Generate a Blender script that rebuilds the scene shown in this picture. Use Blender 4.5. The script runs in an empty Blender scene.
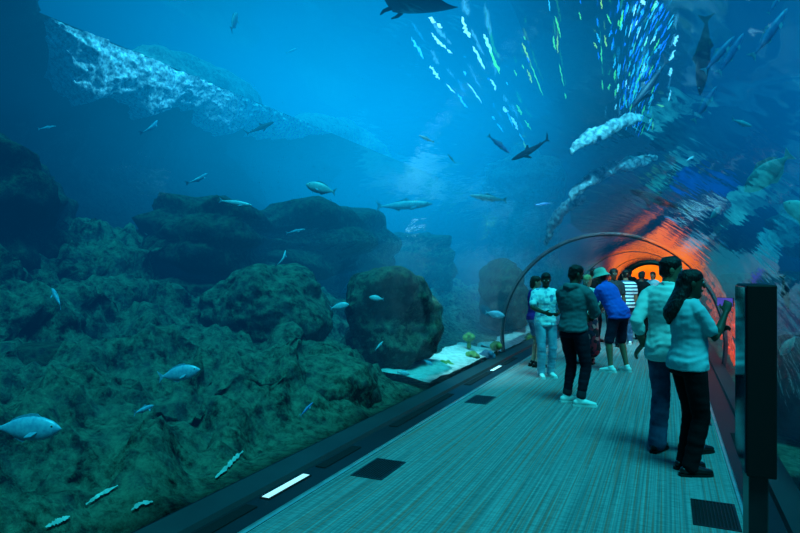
import bpy, bmesh, math, random
from mathutils import Vector, Matrix, noise, Euler
rnd = random.Random(7)
scene = bpy.context.scene
COL = scene.collection
PI = math.pi
R_ = math.radians

# ------------------------------------------------------------------ camera
ANG = math.atan(268/600.0)
CA, SA = math.cos(ANG), math.sin(ANG)
EYE = 1.65
cam_d = bpy.data.cameras.new('camera')
cam = bpy.data.objects.new('camera', cam_d); COL.objects.link(cam)
cam.location = (0, 0, EYE); cam.rotation_euler = (PI/2, 0, ANG)
cam_d.sensor_width = 36; cam_d.lens = 27; cam_d.shift_y = 5.5/800; cam_d.clip_start = .02; cam_d.clip_end = 300
scene.camera = cam

def ray(px, py):
    r = (px-400)/600.0; u = (272-py)/600.0
    return Vector((r*CA-SA, r*SA+CA, u))
def at(px, py, Z):                      # world point at depth Z along that line of sight
    return Vector((0, 0, EYE)) + ray(px, py)*Z
def on_z(px, py, z):
    d = ray(px, py); return Vector((0, 0, EYE)) + d*((z-EYE)/d.z)

# ------------------------------------------------------------------ colour and materials
def lin(c):
    return tuple((v/12.92 if v <= .04045 else ((v+.055)/1.055)**2.4) for v in [q/255.0 for q in c[:3]])
class NT:
    def __init__(s, m):
        m.use_nodes = True; s.t = m.node_tree; s.t.nodes.clear()
    def n(s, kind, **kw):
        nd = s.t.nodes.new(kind)
        for k, v in kw.items():
            if k.startswith('i_'):
                nd.inputs[k[2:].replace('_', ' ')].default_value = v
            else: setattr(nd, k, v)
        return nd
    def l(s, a, b): s.t.links.new(a, b)
def ramp(nt, stops):
    r = nt.n('ShaderNodeValToRGB'); e = r.color_ramp.elements
    while len(e) < len(stops): e.new(.5)
    for k, (p, c) in enumerate(stops): e[k].position = p; e[k].color = (*lin(c), 1)
    return r
MATS = {}
def mat(name, c, c2=None, scale=8, rough=.7, bump=0, bscale=40, stretch=(1, 1, 1), metal=0, emit=0, spec=.3, coords='Object', detail=4):
    if name in MATS: return MATS[name]
    m = bpy.data.materials.new(name); nt = NT(m)
    out = nt.n('ShaderNodeOutputMaterial'); b = nt.n('ShaderNodeBsdfPrincipled')
    b.inputs['Roughness'].default_value = rough; b.inputs['Metallic'].default_value = metal
    b.inputs['Specular IOR Level'].default_value = spec
    nt.l(b.outputs[0], out.inputs[0])
    tc = nt.n('ShaderNodeTexCoord'); mp = nt.n('ShaderNodeMapping'); mp.inputs['Scale'].default_value = stretch
    nt.l(tc.outputs[coords], mp.inputs[0])
    ns = nt.n('ShaderNodeTexNoise'); ns.inputs['Scale'].default_value = scale; ns.inputs['Detail'].default_value = detail
    nt.l(mp.outputs[0], ns.inputs[0])
    if c2 is None: c2 = tuple(v*.8 for v in c)
    r = ramp(nt, [(.35, c), (.65, c2)]); nt.l(ns.outputs[0], r.inputs[0]); nt.l(r.outputs[0], b.inputs['Base Color'])
    if emit:
        nt.l(r.outputs[0], b.inputs['Emission Color']); b.inputs['Emission Strength'].default_value = emit
    if bump:
        n2 = nt.n('ShaderNodeTexNoise'); n2.inputs['Scale'].default_value = bscale; n2.inputs['Detail'].default_value = 5
        nt.l(mp.outputs[0], n2.inputs[0])
        bp = nt.n('ShaderNodeBump'); bp.inputs['Strength'].default_value = bump; bp.inputs['Distance'].default_value = .02
        nt.l(n2.outputs[0], bp.inputs['Height']); nt.l(bp.outputs[0], b.inputs['Normal'])
    MATS[name] = m; return m

# ------------------------------------------------------------------ objects
def link(name, me, m=None, parent=None):
    o = bpy.data.objects.new(name, me); COL.objects.link(o)
    if m is not None:
        me.materials.clear(); me.materials.append(m)
    if parent is not None: o.parent = parent
    return o
def obj(name, bm, m=None, parent=None, smooth=False):
    me = bpy.data.meshes.new(name); bmesh.ops.recalc_face_normals(bm, faces=bm.faces[:])
    bm.to_mesh(me); bm.free()
    if smooth:
        for p in me.polygons: p.use_smooth = True
    return link(name, me, m, parent)
def tag(o, label=None, cat=None, group=None, kind=None):
    if label: o['label'] = label
    if cat: o['category'] = cat
    if group: o['group'] = group
    if kind: o['kind'] = kind
    return o
def empty(name, loc, rz=0, label=None, cat=None, group=None):
    o = bpy.data.objects.new(name, None); COL.objects.link(o)
    o.empty_display_size = .1; o.location = loc; o.rotation_euler = (0, 0, rz)
    return tag(o, label, cat, group)
def struct(name, bm, m, smooth=False, label=None):
    o = obj(name, bm, m, None, smooth); tag(o, label, None, None, 'structure'); return o
def copy_thing(o, name=None):
    c = o.copy(); COL.objects.link(c)
    for ch in list(o.children):
        d = ch.copy(); COL.objects.link(d); d.parent = c
        for g in list(ch.children):
            e = g.copy(); COL.objects.link(e); e.parent = d
    return c
def NB(): return bmesh.new()
def box(bm, x0, x1, y0, y1, z0, z1):
    v = [bm.verts.new((x, y, z)) for x in (x0, x1) for y in (y0, y1) for z in (z0, z1)]
    for f in ((0, 1, 3, 2), (4, 6, 7, 5), (0, 4, 5, 1), (2, 3, 7, 6), (0, 2, 6, 4), (1, 5, 7, 3)):
        bm.faces.new([v[i] for i in f])
def bevel(bm, w, seg=2):
    bmesh.ops.bevel(bm, geom=bm.edges[:], offset=w, segments=seg, affect='EDGES', profile=.5)
def loft(bm, pts, rad, ref=Vector((1, 0, 0)), n=14, cap=True, ch=(1, 1)):
    """tapered tube of elliptical rings: rad is a list of (a, b); a runs along ref, b across it"""
    pts = [Vector(p) for p in pts]; rad = [(r, r) if not isinstance(r, tuple) else r for r in rad]
    P, Q = [], []
    m = len(pts)
    tang = []
    for i in range(m):
        t = (pts[min(i+1, m-1)]-pts[max(i-1, 0)])
        tang.append(t.normalized() if t.length > 1e-9 else Vector((0, 0, 1)))
    rings = []
    def ring(c, t, a, b):
        A = (ref - t*ref.dot(t))
        A = A.normalized() if A.length > 1e-6 else t.orthogonal().normalized()
        B = t.cross(A)
        rings.append([bm.verts.new(c + A*(a*math.cos(2*PI*k/n)) + B*(b*math.sin(2*PI*k/n))) for k in range(n)])
    if cap:
        a, b = rad[0]; h = min(a, b)*ch[0]
        for th in (75, 50, 25):
            s = math.sin(R_(th)); c = math.cos(R_(th)); ring(pts[0]-tang[0]*h*s, tang[0], a*c, b*c)
    for i in range(m): ring(pts[i], tang[i], *rad[i])
    if cap:
        a, b = rad[-1]; h = min(a, b)*ch[1]
        for th in (25, 50, 75):
            s = math.sin(R_(th)); c = math.cos(R_(th)); ring(pts[-1]+tang[-1]*h*s, tang[-1], a*c, b*c)
    for i in range(len(rings)-1):
        for k in range(n):
            bm.faces.new((rings[i][k], rings[i][(k+1) % n], rings[i+1][(k+1) % n], rings[i+1][k]))
    bm.faces.new(rings[0][::-1]); bm.faces.new(rings[-1])
def ball(bm, c, r, rot=None, u=14, v=9):
    mtx = Matrix.Translation(Vector(c)) @ (rot.to_4x4() if rot is not None else Matrix()) @ Matrix.Diagonal((*((r, r, r) if not isinstance(r, tuple) else r), 1))
    bmesh.ops.create_uvsphere(bm, u_segments=u, v_segments=v, radius=1, matrix=mtx)
WORK = bpy.data.scenes.new('workshop')
def remesh(bm, vox, smooth=3, fac=.5):
    """one continuous surface from overlapping closed pieces"""
    me = bpy.data.meshes.new('tmp'); bmesh.ops.recalc_face_normals(bm, faces=bm.faces[:]); bm.to_mesh(me); bm.free()
    o = bpy.data.objects.new('tmp', me); WORK.collection.objects.link(o)
    r = o.modifiers.new('r', 'REMESH'); r.mode = 'VOXEL'; r.voxel_size = vox; r.use_smooth_shade = True
    if smooth:
        s = o.modifiers.new('s', 'SMOOTH'); s.factor = fac; s.iterations = smooth
    vl = WORK.view_layers[0]; vl.update(); dg = vl.depsgraph
    new = bpy.data.meshes.new_from_object(o.evaluated_get(dg))
    bpy.data.objects.remove(o); bpy.data.meshes.remove(me)
    for p in new.polygons: p.use_smooth = True
    return new
def mesh_obj(name, me, m, parent=None):
    me.name = name; return link(name, me, m, parent)
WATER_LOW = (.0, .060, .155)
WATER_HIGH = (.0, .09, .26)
WATER_BLOBS = [((-7.0, 15.5, 8.0), 12.5, (.0, 1.5, 2.6), (.85, 1.3, .8)),  # pools of light and shade put into the water's own glow
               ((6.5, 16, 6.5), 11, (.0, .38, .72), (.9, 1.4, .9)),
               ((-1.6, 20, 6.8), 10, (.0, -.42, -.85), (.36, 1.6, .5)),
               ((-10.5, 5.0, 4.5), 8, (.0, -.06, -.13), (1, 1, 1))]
SUN_E = 8.3
# ================================================================== the water and the tunnel
CX, CZ, RT = -1.05, .40, 1.93        # tunnel axis and radius
Y0, Y1 = -5.0, 42.0
TX0, TX1, TZ0, TZ1 = -18.0, 13.0, -1.2, 8.2
FOOT = math.asin(.40/RT)             # the arch ends at floor level
def arc(r, n=48, a0=-FOOT, a1=PI+FOOT):
    return [(CX + r*math.cos(a0+(a1-a0)*i/n), CZ + r*math.sin(a0+(a1-a0)*i/n)) for i in range(n+1)]

# ---- water: a block with the tunnel left out
def water_block():
    bm = NB(); RW = RT + .07

    hole = arc(RW)
    n = len(hole)
    outer = []
    cx, cz = CX, CZ
    for (x, z) in hole:
        dx, dz = x-cx, z-cz
        t = min((TX1-cx)/dx if dx > 1e-6 else 1e9, (TX0-cx)/dx if dx < -1e-6 else 1e9, (TZ1-cz)/dz if dz > 1e-6 else 1e9, (TZ0-cz)/dz if dz < -1e-6 else 1e9)
        outer.append((cx+dx*t, cz+dz*t))
    # insert exact corners on top
    rings = []
    for y in (Y0, Y1):
        rings.append(([bm.verts.new((x, y, z)) for x, z in hole], [bm.verts.new((x, y, z)) for x, z in outer]))
    (h0, o0), (h1, o1) = rings
    for k in range(n-1):
        bm.faces.new((h0[k], h0[k+1], h1[k+1], h1[k]))
        bm.faces.new((o0[k], o1[k], o1[k+1], o0[k+1]))
        bm.faces.new((h0[k], o0[k], o0[k+1], h0[k+1]))
        bm.faces.new((h1[k], h1[k+1], o1[k+1], o1[k]))
    # close along the two feet
    for k in (0, n-1):
        bm.faces.new((h0[k], h1[k], o1[k], o0[k]))
    return bm
m = bpy.data.materials.new('aquarium_water'); nt = NT(m)
out = nt.n('ShaderNodeOutputMaterial')
SIG = (.19, .092, .074)
D = .2
ab = nt.n('ShaderNodeVolumeAbsorption'); ab.inputs['Density'].default_value = D
ab.inputs['Color'].default_value = tuple(1-s/D for s in SIG) + (1,)
em = nt.n('ShaderNodeEmission'); em.inputs['Strength'].default_value = .080  # glow stands for light scattered in the water
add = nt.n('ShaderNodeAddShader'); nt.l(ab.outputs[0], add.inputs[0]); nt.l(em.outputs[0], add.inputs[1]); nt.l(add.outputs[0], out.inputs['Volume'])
geo = nt.n('ShaderNodeNewGeometry')
def blob(c, r, col, sc=(1, 1, 1)):
    mp = nt.n('ShaderNodeVectorMath', operation='SUBTRACT'); mp.inputs[1].default_value = c; nt.l(geo.outputs['Position'], mp.inputs[0])
    ms = nt.n('ShaderNodeVectorMath', operation='MULTIPLY'); ms.inputs[1].default_value = tuple(1.0/(r*s) for s in sc); nt.l(mp.outputs[0], ms.inputs[0])
    ln = nt.n('ShaderNodeVectorMath', operation='LENGTH'); nt.l(ms.outputs[0], ln.inputs[0])
    mr = nt.n('ShaderNodeMapRange', interpolation_type='SMOOTHERSTEP'); mr.inputs['From Min'].default_value = 0; mr.inputs['From Max'].default_value = 1
    mr.inputs['To Min'].default_value = 1; mr.inputs['To Max'].default_value = 0; nt.l(ln.outputs['Value'], mr.inputs['Value'])
    v = nt.n('ShaderNodeVectorMath', operation='SCALE'); v.inputs[0].default_value = col; nt.l(mr.outputs[0], v.inputs['Scale'])
    return v.outputs[0]
def vadd(a, b):
    v = nt.n('ShaderNodeVectorMath', operation='ADD'); nt.l(a, v.inputs[0]); nt.l(b, v.inputs[1]); return v.outputs[0]
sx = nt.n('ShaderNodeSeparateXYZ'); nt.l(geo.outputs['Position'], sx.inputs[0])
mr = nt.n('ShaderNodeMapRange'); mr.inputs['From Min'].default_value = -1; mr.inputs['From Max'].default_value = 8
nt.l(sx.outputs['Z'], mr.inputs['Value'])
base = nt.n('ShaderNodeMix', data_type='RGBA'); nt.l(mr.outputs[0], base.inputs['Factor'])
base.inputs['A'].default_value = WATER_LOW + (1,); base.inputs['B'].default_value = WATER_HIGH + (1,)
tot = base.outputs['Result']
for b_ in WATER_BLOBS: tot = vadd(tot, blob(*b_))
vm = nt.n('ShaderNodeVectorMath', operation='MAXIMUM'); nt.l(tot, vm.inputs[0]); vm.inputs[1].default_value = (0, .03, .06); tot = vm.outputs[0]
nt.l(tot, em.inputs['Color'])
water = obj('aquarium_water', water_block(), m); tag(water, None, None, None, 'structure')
try: m.cycles.volume_step_rate = 1.0
except Exception: pass
scene.cycles.volume_step_rate = .35
scene.cycles.volume_max_steps = 64

# ---- acrylic panels and ribs
m_ac = bpy.data.materials.new('clear_acrylic'); nt = NT(m_ac)
out = nt.n('ShaderNodeOutputMaterial'); mix = nt.n('ShaderNodeMixShader'); tr = nt.n('ShaderNodeBsdfTransparent'); gl = nt.n('ShaderNodeBsdfGlossy')
tr.inputs[0].default_value = (.93, .98, .98, 1); gl.inputs['Roughness'].default_value = .035; gl.inputs[0].default_value = (.85, .95, 1, 1)
fr = nt.n('ShaderNodeFresnel'); fr.inputs['IOR'].default_value = 1.36
tc = nt.n('ShaderNodeTexCoord'); mp = nt.n('ShaderNodeMapping'); mp.inputs['Scale'].default_value = (1.0, .55, 1.0)
ns = nt.n('ShaderNodeTexNoise'); ns.inputs['Scale'].default_value = 5; ns.inputs['Detail'].default_value = 3
nt.l(tc.outputs['Object'], mp.inputs[0]); nt.l(mp.outputs[0], ns.inputs[0])
bp = nt.n('ShaderNodeBump'); bp.inputs['Strength'].default_value = .12; bp.inputs['Distance'].default_value = .05
nt.l(ns.outputs[0], bp.inputs['Height']); nt.l(bp.outputs[0], gl.inputs['Normal'])
fm = nt.n('ShaderNodeMapRange'); fm.inputs['From Min'].default_value = .06; fm.inputs['From Max'].default_value = 1; fm.inputs['To Max'].default_value = .95; nt.l(fr.outputs[0], fm.inputs['Value'])
nt.l(fm.outputs[0], mix.inputs[0]); nt.l(tr.outputs[0], mix.inputs[1]); nt.l(gl.outputs[0], mix.inputs[2]); nt.l(mix.outputs[0], out.inputs[0])
RIBS = [11.7, 21.5, 31.5]
ys = [Y0] + RIBS + [Y1]
for k in range(4):
    bm = NB(); pr = arc(RT, 64)
    prev = None
    for i in range(9):
        y = ys[k] + (ys[k+1]-ys[k])*i/8
        cur = [bm.verts.new((x, y, z)) for x, z in pr]
        if prev:
            for j in range(64): bm.faces.new((prev[j], prev[j+1], cur[j+1], cur[j]))
        prev = cur
    o = struct('window_%d' % (k+1), bm, m_ac, True)
    if sum((Vector((CX, 0, CZ))-Vector((q.center.x, 0, q.center.z))).dot(q.normal) for q in o.data.polygons) < 0: o.data.flip_normals()
m_rib = mat('rib_sealant', (66, 96, 110), (54, 82, 96), rough=.4)
def arch_band(bm, r0, r1, y0, y1, n=48):
    a, b = arc(r0, n), arc(r1, n)
    q = [[bm.verts.new((x, y, z)) for x, z in p] for p in (a, b) for y in (y0, y1)]
    for j in range(n):
        bm.faces.new((q[0][j], q[0][j+1], q[1][j+1], q[1][j])); bm.faces.new((q[2][j], q[3][j], q[3][j+1], q[2][j+1]))
        bm.faces.new((q[0][j], q[2][j], q[2][j+1], q[0][j+1])); bm.faces.new((q[1][j], q[1][j+1], q[3][j+1], q[3][j]))
    for j in (0, n): bm.faces.new((q[0][j], q[1][j], q[3][j], q[2][j]))
for k, y in enumerate(RIBS):
    bm = NB(); arch_band(bm, RT-.012, RT+.06, y-.022, y+.022); struct('trim_%d' % (k+1), bm, m_rib, True)

# ---- floor, sills
m_c = bpy.data.materials.new('striped_carpet'); nt = NT(m_c)
out = nt.n('ShaderNodeOutputMaterial'); b = nt.n('ShaderNodeBsdfPrincipled'); b.inputs['Roughness'].default_value = .95; b.inputs['Specular IOR Level'].default_value = .1
nt.l(b.outputs[0], out.inputs[0])
tc = nt.n('ShaderNodeTexCoord')
def stretched(sc, scale, detail=3):
    mp = nt.n('ShaderNodeMapping'); mp.inputs['Scale'].default_value = sc; nt.l(tc.outputs['Object'], mp.inputs[0])
    ns = nt.n('ShaderNodeTexNoise'); ns.inputs['Scale'].default_value = scale; ns.inputs['Detail'].default_value = detail; nt.l(mp.outputs[0], ns.inputs[0]); return ns.outputs[0]
r1 = ramp(nt, [(.3, (100, 102, 104)), (.5, (128, 132, 134)), (.7, (148, 152, 152))]); nt.l(stretched((40, .22, 1), 1.6), r1.inputs[0])
r2 = ramp(nt, [(.52, (0, 0, 0)), (.66, (255, 255, 255))]); nt.l(stretched((48, .35, 1), 1.2, 1), r2.inputs[0])
mx = nt.n('ShaderNodeMix', data_type='RGBA'); mx.inputs['B'].default_value = (*lin((185, 108, 98)), 1)
f_ = nt.n('ShaderNodeMath', operation='MULTIPLY'); f_.inputs[1].default_value = .9; nt.l(r2.outputs[0], f_.inputs[0])
nt.l(f_.outputs[0], mx.inputs['Factor']); nt.l(r1.outputs[0], mx.inputs['A'])
mx2 = nt.n('ShaderNodeMix', data_type='RGBA', blend_type='MULTIPLY'); mx2.inputs['Factor'].default_value = .5
r3 = ramp(nt, [(.35, (175, 175, 175)), (.6, (255, 255, 255))]); nt.l(stretched((7, 45, 1), 1.5, 2), r3.inputs[0])
nt.l(mx.outputs['Result'], mx2.inputs['A']); nt.l(r3.outputs[0], mx2.inputs['B']); nt.l(mx2.outputs['Result'], b.inputs['Base Color'])
bm = NB(); box(bm, -2.43, .46, Y0, Y1, -.12, 0); struct('floor', bm, m_c)
m_sill = mat('dark_sill', (20, 28, 30), (15, 22, 24), scale=3, rough=.45, spec=.35)
m_sill2 = mat('sill_ledge', (38, 52, 54), (30, 44, 46), scale=2, rough=.5)
m_metal = mat('edge_metal', (190, 195, 195), (170, 175, 178), rough=.3, metal=.6)
m_black = mat('matte_black', (12, 13, 15), (8, 9, 10), rough=.55)
m_slot = mat('slot_black', (9, 12, 14), (6, 8, 10), rough=.8)
def sill(sgn, xi, xo, nm, seg):
    bm = NB()
    # profile from carpet edge to the glass: flat trim, then a ledge sloping up to the glass
    w = xo-xi
    prof = [(xi, -.12), (xi, .006), (xi+w*.06, .006), (xi+w*.06, .018), (xi+w*.56, .018), (xi+w*.60, .05), (xo, .075), (xo, -.12)]
    a = [bm.verts.new((x, Y0, z)) for x, z in prof]; c = [bm.verts.new((x, Y1, z)) for x, z in prof]
    for j in range(len(prof)):
        q = (j+1) % len(prof); bm.faces.new((a[j], a[q], c[q], c[j]))
    bm.faces.new(a[::-1]); bm.faces.new(c)
    o = struct('baseboard_'+nm, bm, m_sill); o.data.materials.append(m_sill2); o.data.materials.append(m_metal)
    for p in o.data.polygons:
        cx = sum(o.data.vertices[i].co.x for i in p.vertices)/len(p.vertices); cz = sum(o.data.vertices[i].co.z for i in p.vertices)/len(p.vertices)
        if abs(p.normal.y) < .5:
            if (cx-xi)/w > .58 and cz > .02: p.material_index = 1
            elif (cx-xi)/w < .062 and cz > -.02: p.material_index = 2
sill(-1, -2.43, -2.962, 'left', 8); sill(1, .46, .862, 'right', 8)

# slots and strip lights along the left sill
for k, (s0, s1) in enumerate([(2.75, 3.4), (4.3, 4.95), (5.75, 7.6), (8.3, 9.5), (10.4, 11.3)]):
    bm = NB(); box(bm, -2.70, -2.60, s0, s1, .0185, .026); bevel(bm, .003, 1)
    o = obj('vent_slot', bm, m_slot)
    tag(o, ['dark slot in the left sill before the white strip light', 'short dark slot in the left sill just beyond the bright white strip light', 'longest dark slot in the left sill between the two floor grilles',
            'dark slot in the left sill beyond the second floor grille', 'farthest dark slot in the left sill beside the glass rib'][k], 'vent', 'dark slots along the left sill')
m_strip = mat('strip_light_glow', (225, 245, 250), (215, 240, 245), emit=.55)
for k, (s0, s1) in enumerate([(3.54, 4.1), (9.62, 10.2)]):
    lab = ['bright white strip light set in the left sill near the first grille', 'small far strip light in the left sill near the glass rib'][k]
    t = empty('strip_light', (-2.65, (s0+s1)/2, .018), 0, lab, 'light', 'strip lights in the left sill')
    h = (s1-s0)/2
    bm = NB(); box(bm, -.045, .045, -h, h, .0005, .007); bevel(bm, .002, 1); obj('housing', bm, m_slot, t)
    bm = NB(); box(bm, -.03, .03, -h+.012, h-.012, .007, .0105); bevel(bm, .0012, 1); obj('lamp_lens', bm, m_strip, t)
# right sill slots
for k, (s0, s1) in enumerate([(3.3, 4.0), (5.2, 6.9)]):
    bm = NB(); box(bm, .575, .655, s0, s1, .0185, .026); bevel(bm, .003, 1)
    tag(obj('vent_slot', bm, m_slot), ['dark slot in the right sill behind the black panel post', 'dark slot in the right sill beside the couple'][k], 'vent', 'dark slots along the right sill')

# floor grilles in the carpet
m_gr = mat('grille_metal', (38, 48, 52), (30, 38, 42), rough=.45, metal=.5)
def grille(x, y, label):
    t = empty('floor_grille', (x, y, 0), 0, label, 'grille', 'floor grilles in the carpet')
    w, l = .14, .245
    bm = NB(); box(bm, -w+.016, w-.016, -l+.016, l-.016, .0005, .0015); obj('grille_tray', bm, m_slot, t)
    bm = NB()
    box(bm, -w, -w+.018, -l, l, .0005, .006); box(bm, w-.018, w, -l, l, .0005, .006)
    box(bm, -w+.018, w-.018, -l, -l+.018, .0005, .006); box(bm, -w+.018, w-.018, l-.018, l, .0005, .006)
    obj('grille_frame', bm, m_gr, t)
    bm = NB()
    for k in range(11):
        xx = -w+.030+k*(2*w-.06)/10; box(bm, xx-.0042, xx+.0042, -l+.018, l-.018, .0015, .0055)
    obj('grille_slats', bm, m_gr, t)
grille(-2.21, 4.52, 'nearest square grille in the carpet by the left sill')
grille(-2.21, 7.5, 'second square grille by the left sill, left of the man in the grey hoodie')
grille(.29, 4.6, 'slatted grille in the carpet at the foot of the black panel')
grille(.29, 7.5, 'far grille in the carpet behind the woman at the right glass')

# ---- far end: dark arch portal, orange lit hall behind
m_dark = mat('dark_wall', (10, 16, 20), (8, 12, 16), rough=.9)
def wall_with_arch(y, t, x0, x1, z0, z1, r):
    bm = NB(); hole = arc(r, 40); n = len(hole)
    outs = []
    for (x, z) in hole:
        dx, dz = x-CX, z-CZ
        q = min((x1-CX)/dx if dx > 1e-6 else 1e9, (x0-CX)/dx if dx < -1e-6 else 1e9, (z1-CZ)/dz if dz > 1e-6 else 1e9, (z0-CZ)/dz if dz < -1e-6 else 1e9)
        outs.append((CX+dx*q, CZ+dz*q))
    for yy in (y, y+t):
        pass
    h0 = [bm.verts.new((x, y, z)) for x, z in hole]; h1 = [bm.verts.new((x, y+t, z)) for x, z in hole]
    o0 = [bm.verts.new((x, y, z)) for x, z in outs]; o1 = [bm.verts.new((x, y+t, z)) for x, z in outs]
    for k in range(n-1):
        bm.faces.new((h0[k], h0[k+1], o0[k+1], o0[k])); bm.faces.new((h1[k], o1[k], o1[k+1], h1[k+1])); bm.faces.new((h0[k], h1[k], h1[k+1], h0[k+1])); bm.faces.new((o0[k], o0[k+1], o1[k+1], o1[k]))
    for k in (0, n-1): bm.faces.new((h0[k], o0[k], o1[k], h1[k]))
    return bm
struct('wall_far', wall_with_arch(Y1+.01, .3, TX0, TX1, TZ0, TZ1, RT), m_dark)
bm = NB(); arch_band(bm, RT-.22, RT-.005, Y1-.35, Y1+.3); struct('trim_4', bm, m_black, True)
m_or = mat('orange_lit_wall', (255, 132, 28), (240, 100, 10), scale=.8, rough=.8, emit=1.25)  # orange light of the hall put into the wall as glow
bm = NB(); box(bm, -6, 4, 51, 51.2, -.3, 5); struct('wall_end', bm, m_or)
m_or2 = mat('orange_side_wall', (235, 92, 20), (200, 70, 12), scale=.8, rough=.8, emit=2.2)  # hall light put into this wall's glow to redden the right glass
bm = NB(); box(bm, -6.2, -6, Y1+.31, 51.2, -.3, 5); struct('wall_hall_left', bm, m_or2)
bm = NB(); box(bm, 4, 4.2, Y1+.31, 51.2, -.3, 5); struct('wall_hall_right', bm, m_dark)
bm = NB(); box(bm, -6.2, 4.2, Y1+.31, 51.2, 5, 5.2); struct('ceiling', bm, m_dark)
bm = NB(); box(bm, -6, 4, Y1+.31, 51, -.3, 0); struct('floor_hall', bm, m_c)
# back of the tunnel behind the viewer
bm = NB(); box(bm, -4, 2, Y0-.3, Y0-.01, -.3, 3); struct('wall_back', bm, m_dark)

# ---- light
w = bpy.data.worlds.new('world'); scene.world = w; w.use_nodes = True
bg = w.node_tree.nodes['Background']; bg.inputs[0].default_value = (.0, .10, .19, 1); bg.inputs[1].default_value = .12
def sun(name, rot, col, e, ang):
    d = bpy.data.lights.new(name, 'SUN'); d.energy = e; d.color = col; d.angle = R_(ang)
    o = bpy.data.objects.new(name, d); COL.objects.link(o); o.rotation_euler = tuple(R_(v) for v in rot); return o
sun('daylight', (18, 16, 0), (.06, .97, .98), SUN_E, 24)

def spot(name, loc, target, col, e, deg, blend=.8, size=.15):
    d = bpy.data.lights.new(name, 'SPOT'); d.energy = e; d.color = col; d.spot_size = R_(deg); d.spot_blend = blend; d.shadow_soft_size = size
    o = bpy.data.objects.new(name, d); COL.objects.link(o); o.location = loc
    o.rotation_euler = (Vector(target)-Vector(loc)).to_track_quat('-Z', 'Y').to_euler(); return o
spot('added_spot', (-.4, 8.5, 6.8), (-1.7, 14.5, 3.0), (.45, .95, 1), 7500, 62)  # spot added to brighten the pale arcs over the tunnel
spot('added_spot', (-4.4, 9.6, 6.4), (-3.5, 9.6, 0), (.5, .97, 1), 2600, 34)  # spot added to brighten the white sand
spot('added_spot', (-5.6, 8.6, 7.3), (-9.0, 8.6, 5.2), (.35, .95, 1), 1500, 75)  # spot added to brighten the ledge on the cliff lip
scene.view_settings.view_transform = 'Standard'
scene.view_settings.look = 'None'
scene.view_settings.exposure = 0
cy = scene.cycles
cy.max_bounces = 6; cy.diffuse_bounces = 2; cy.glossy_bounces = 3; cy.transmission_bounces = 4; cy.volume_bounces = 0; cy.transparent_max_bounces = 16
cy.use_denoising = True
cy.sample_clamp_indirect = 4; cy.caustics_reflective = False; cy.caustics_refractive = False
# ================================================================== the tank: seabed, rocks, corals, water surface
def rock_mat(name, dark, mid, top, rough=.9):
    m = bpy.data.materials.new(name); nt = NT(m)
    out = nt.n('ShaderNodeOutputMaterial'); b = nt.n('ShaderNodeBsdfPrincipled'); b.inputs['Roughness'].default_value = rough; b.inputs['Specular IOR Level'].default_value = .1
    nt.l(b.outputs[0], out.inputs[0])
    g = nt.n('ShaderNodeNewGeometry')
    n1 = nt.n('ShaderNodeTexNoise'); n1.inputs['Scale'].default_value = 3.4; n1.inputs['Detail'].default_value = 8; n1.inputs['Roughness'].default_value = .7
    nt.l(g.outputs['Position'], n1.inputs[0])
    n2 = nt.n('ShaderNodeTexNoise'); n2.inputs['Scale'].default_value = 9; n2.inputs['Detail'].default_value = 9; n2.inputs['Roughness'].default_value = .75
    nt.l(g.outputs['Position'], n2.inputs[0])
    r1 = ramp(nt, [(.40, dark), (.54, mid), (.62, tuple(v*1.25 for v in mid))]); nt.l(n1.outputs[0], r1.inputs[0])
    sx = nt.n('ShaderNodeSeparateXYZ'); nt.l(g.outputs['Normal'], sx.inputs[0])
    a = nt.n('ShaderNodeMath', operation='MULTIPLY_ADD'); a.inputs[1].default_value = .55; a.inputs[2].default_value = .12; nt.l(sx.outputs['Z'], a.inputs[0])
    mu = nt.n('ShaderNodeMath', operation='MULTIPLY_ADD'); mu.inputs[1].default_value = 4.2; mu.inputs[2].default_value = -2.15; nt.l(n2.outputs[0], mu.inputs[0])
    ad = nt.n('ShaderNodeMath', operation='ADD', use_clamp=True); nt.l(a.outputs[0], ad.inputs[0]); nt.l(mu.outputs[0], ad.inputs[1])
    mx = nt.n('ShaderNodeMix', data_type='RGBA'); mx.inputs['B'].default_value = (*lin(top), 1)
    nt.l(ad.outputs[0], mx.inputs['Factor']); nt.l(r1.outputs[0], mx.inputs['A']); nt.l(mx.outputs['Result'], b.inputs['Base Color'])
    bp = nt.n('ShaderNodeBump'); bp.inputs['Strength'].default_value = .9; bp.inputs['Distance'].default_value = .12
    nt.l(n2.outputs[0], bp.inputs['Height']); nt.l(bp.outputs[0], b.inputs['Normal'])
    MATS[name] = m; return m
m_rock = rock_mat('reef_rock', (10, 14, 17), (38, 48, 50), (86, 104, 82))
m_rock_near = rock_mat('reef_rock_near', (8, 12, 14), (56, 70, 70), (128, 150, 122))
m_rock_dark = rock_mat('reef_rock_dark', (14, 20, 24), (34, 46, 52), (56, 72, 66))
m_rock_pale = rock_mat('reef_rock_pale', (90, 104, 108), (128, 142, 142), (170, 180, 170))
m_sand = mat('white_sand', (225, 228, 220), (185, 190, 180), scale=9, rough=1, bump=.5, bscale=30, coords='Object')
m_dirt = rock_mat('seabed_gravel', (40, 48, 46), (84, 92, 80), (140, 146, 118))

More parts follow.
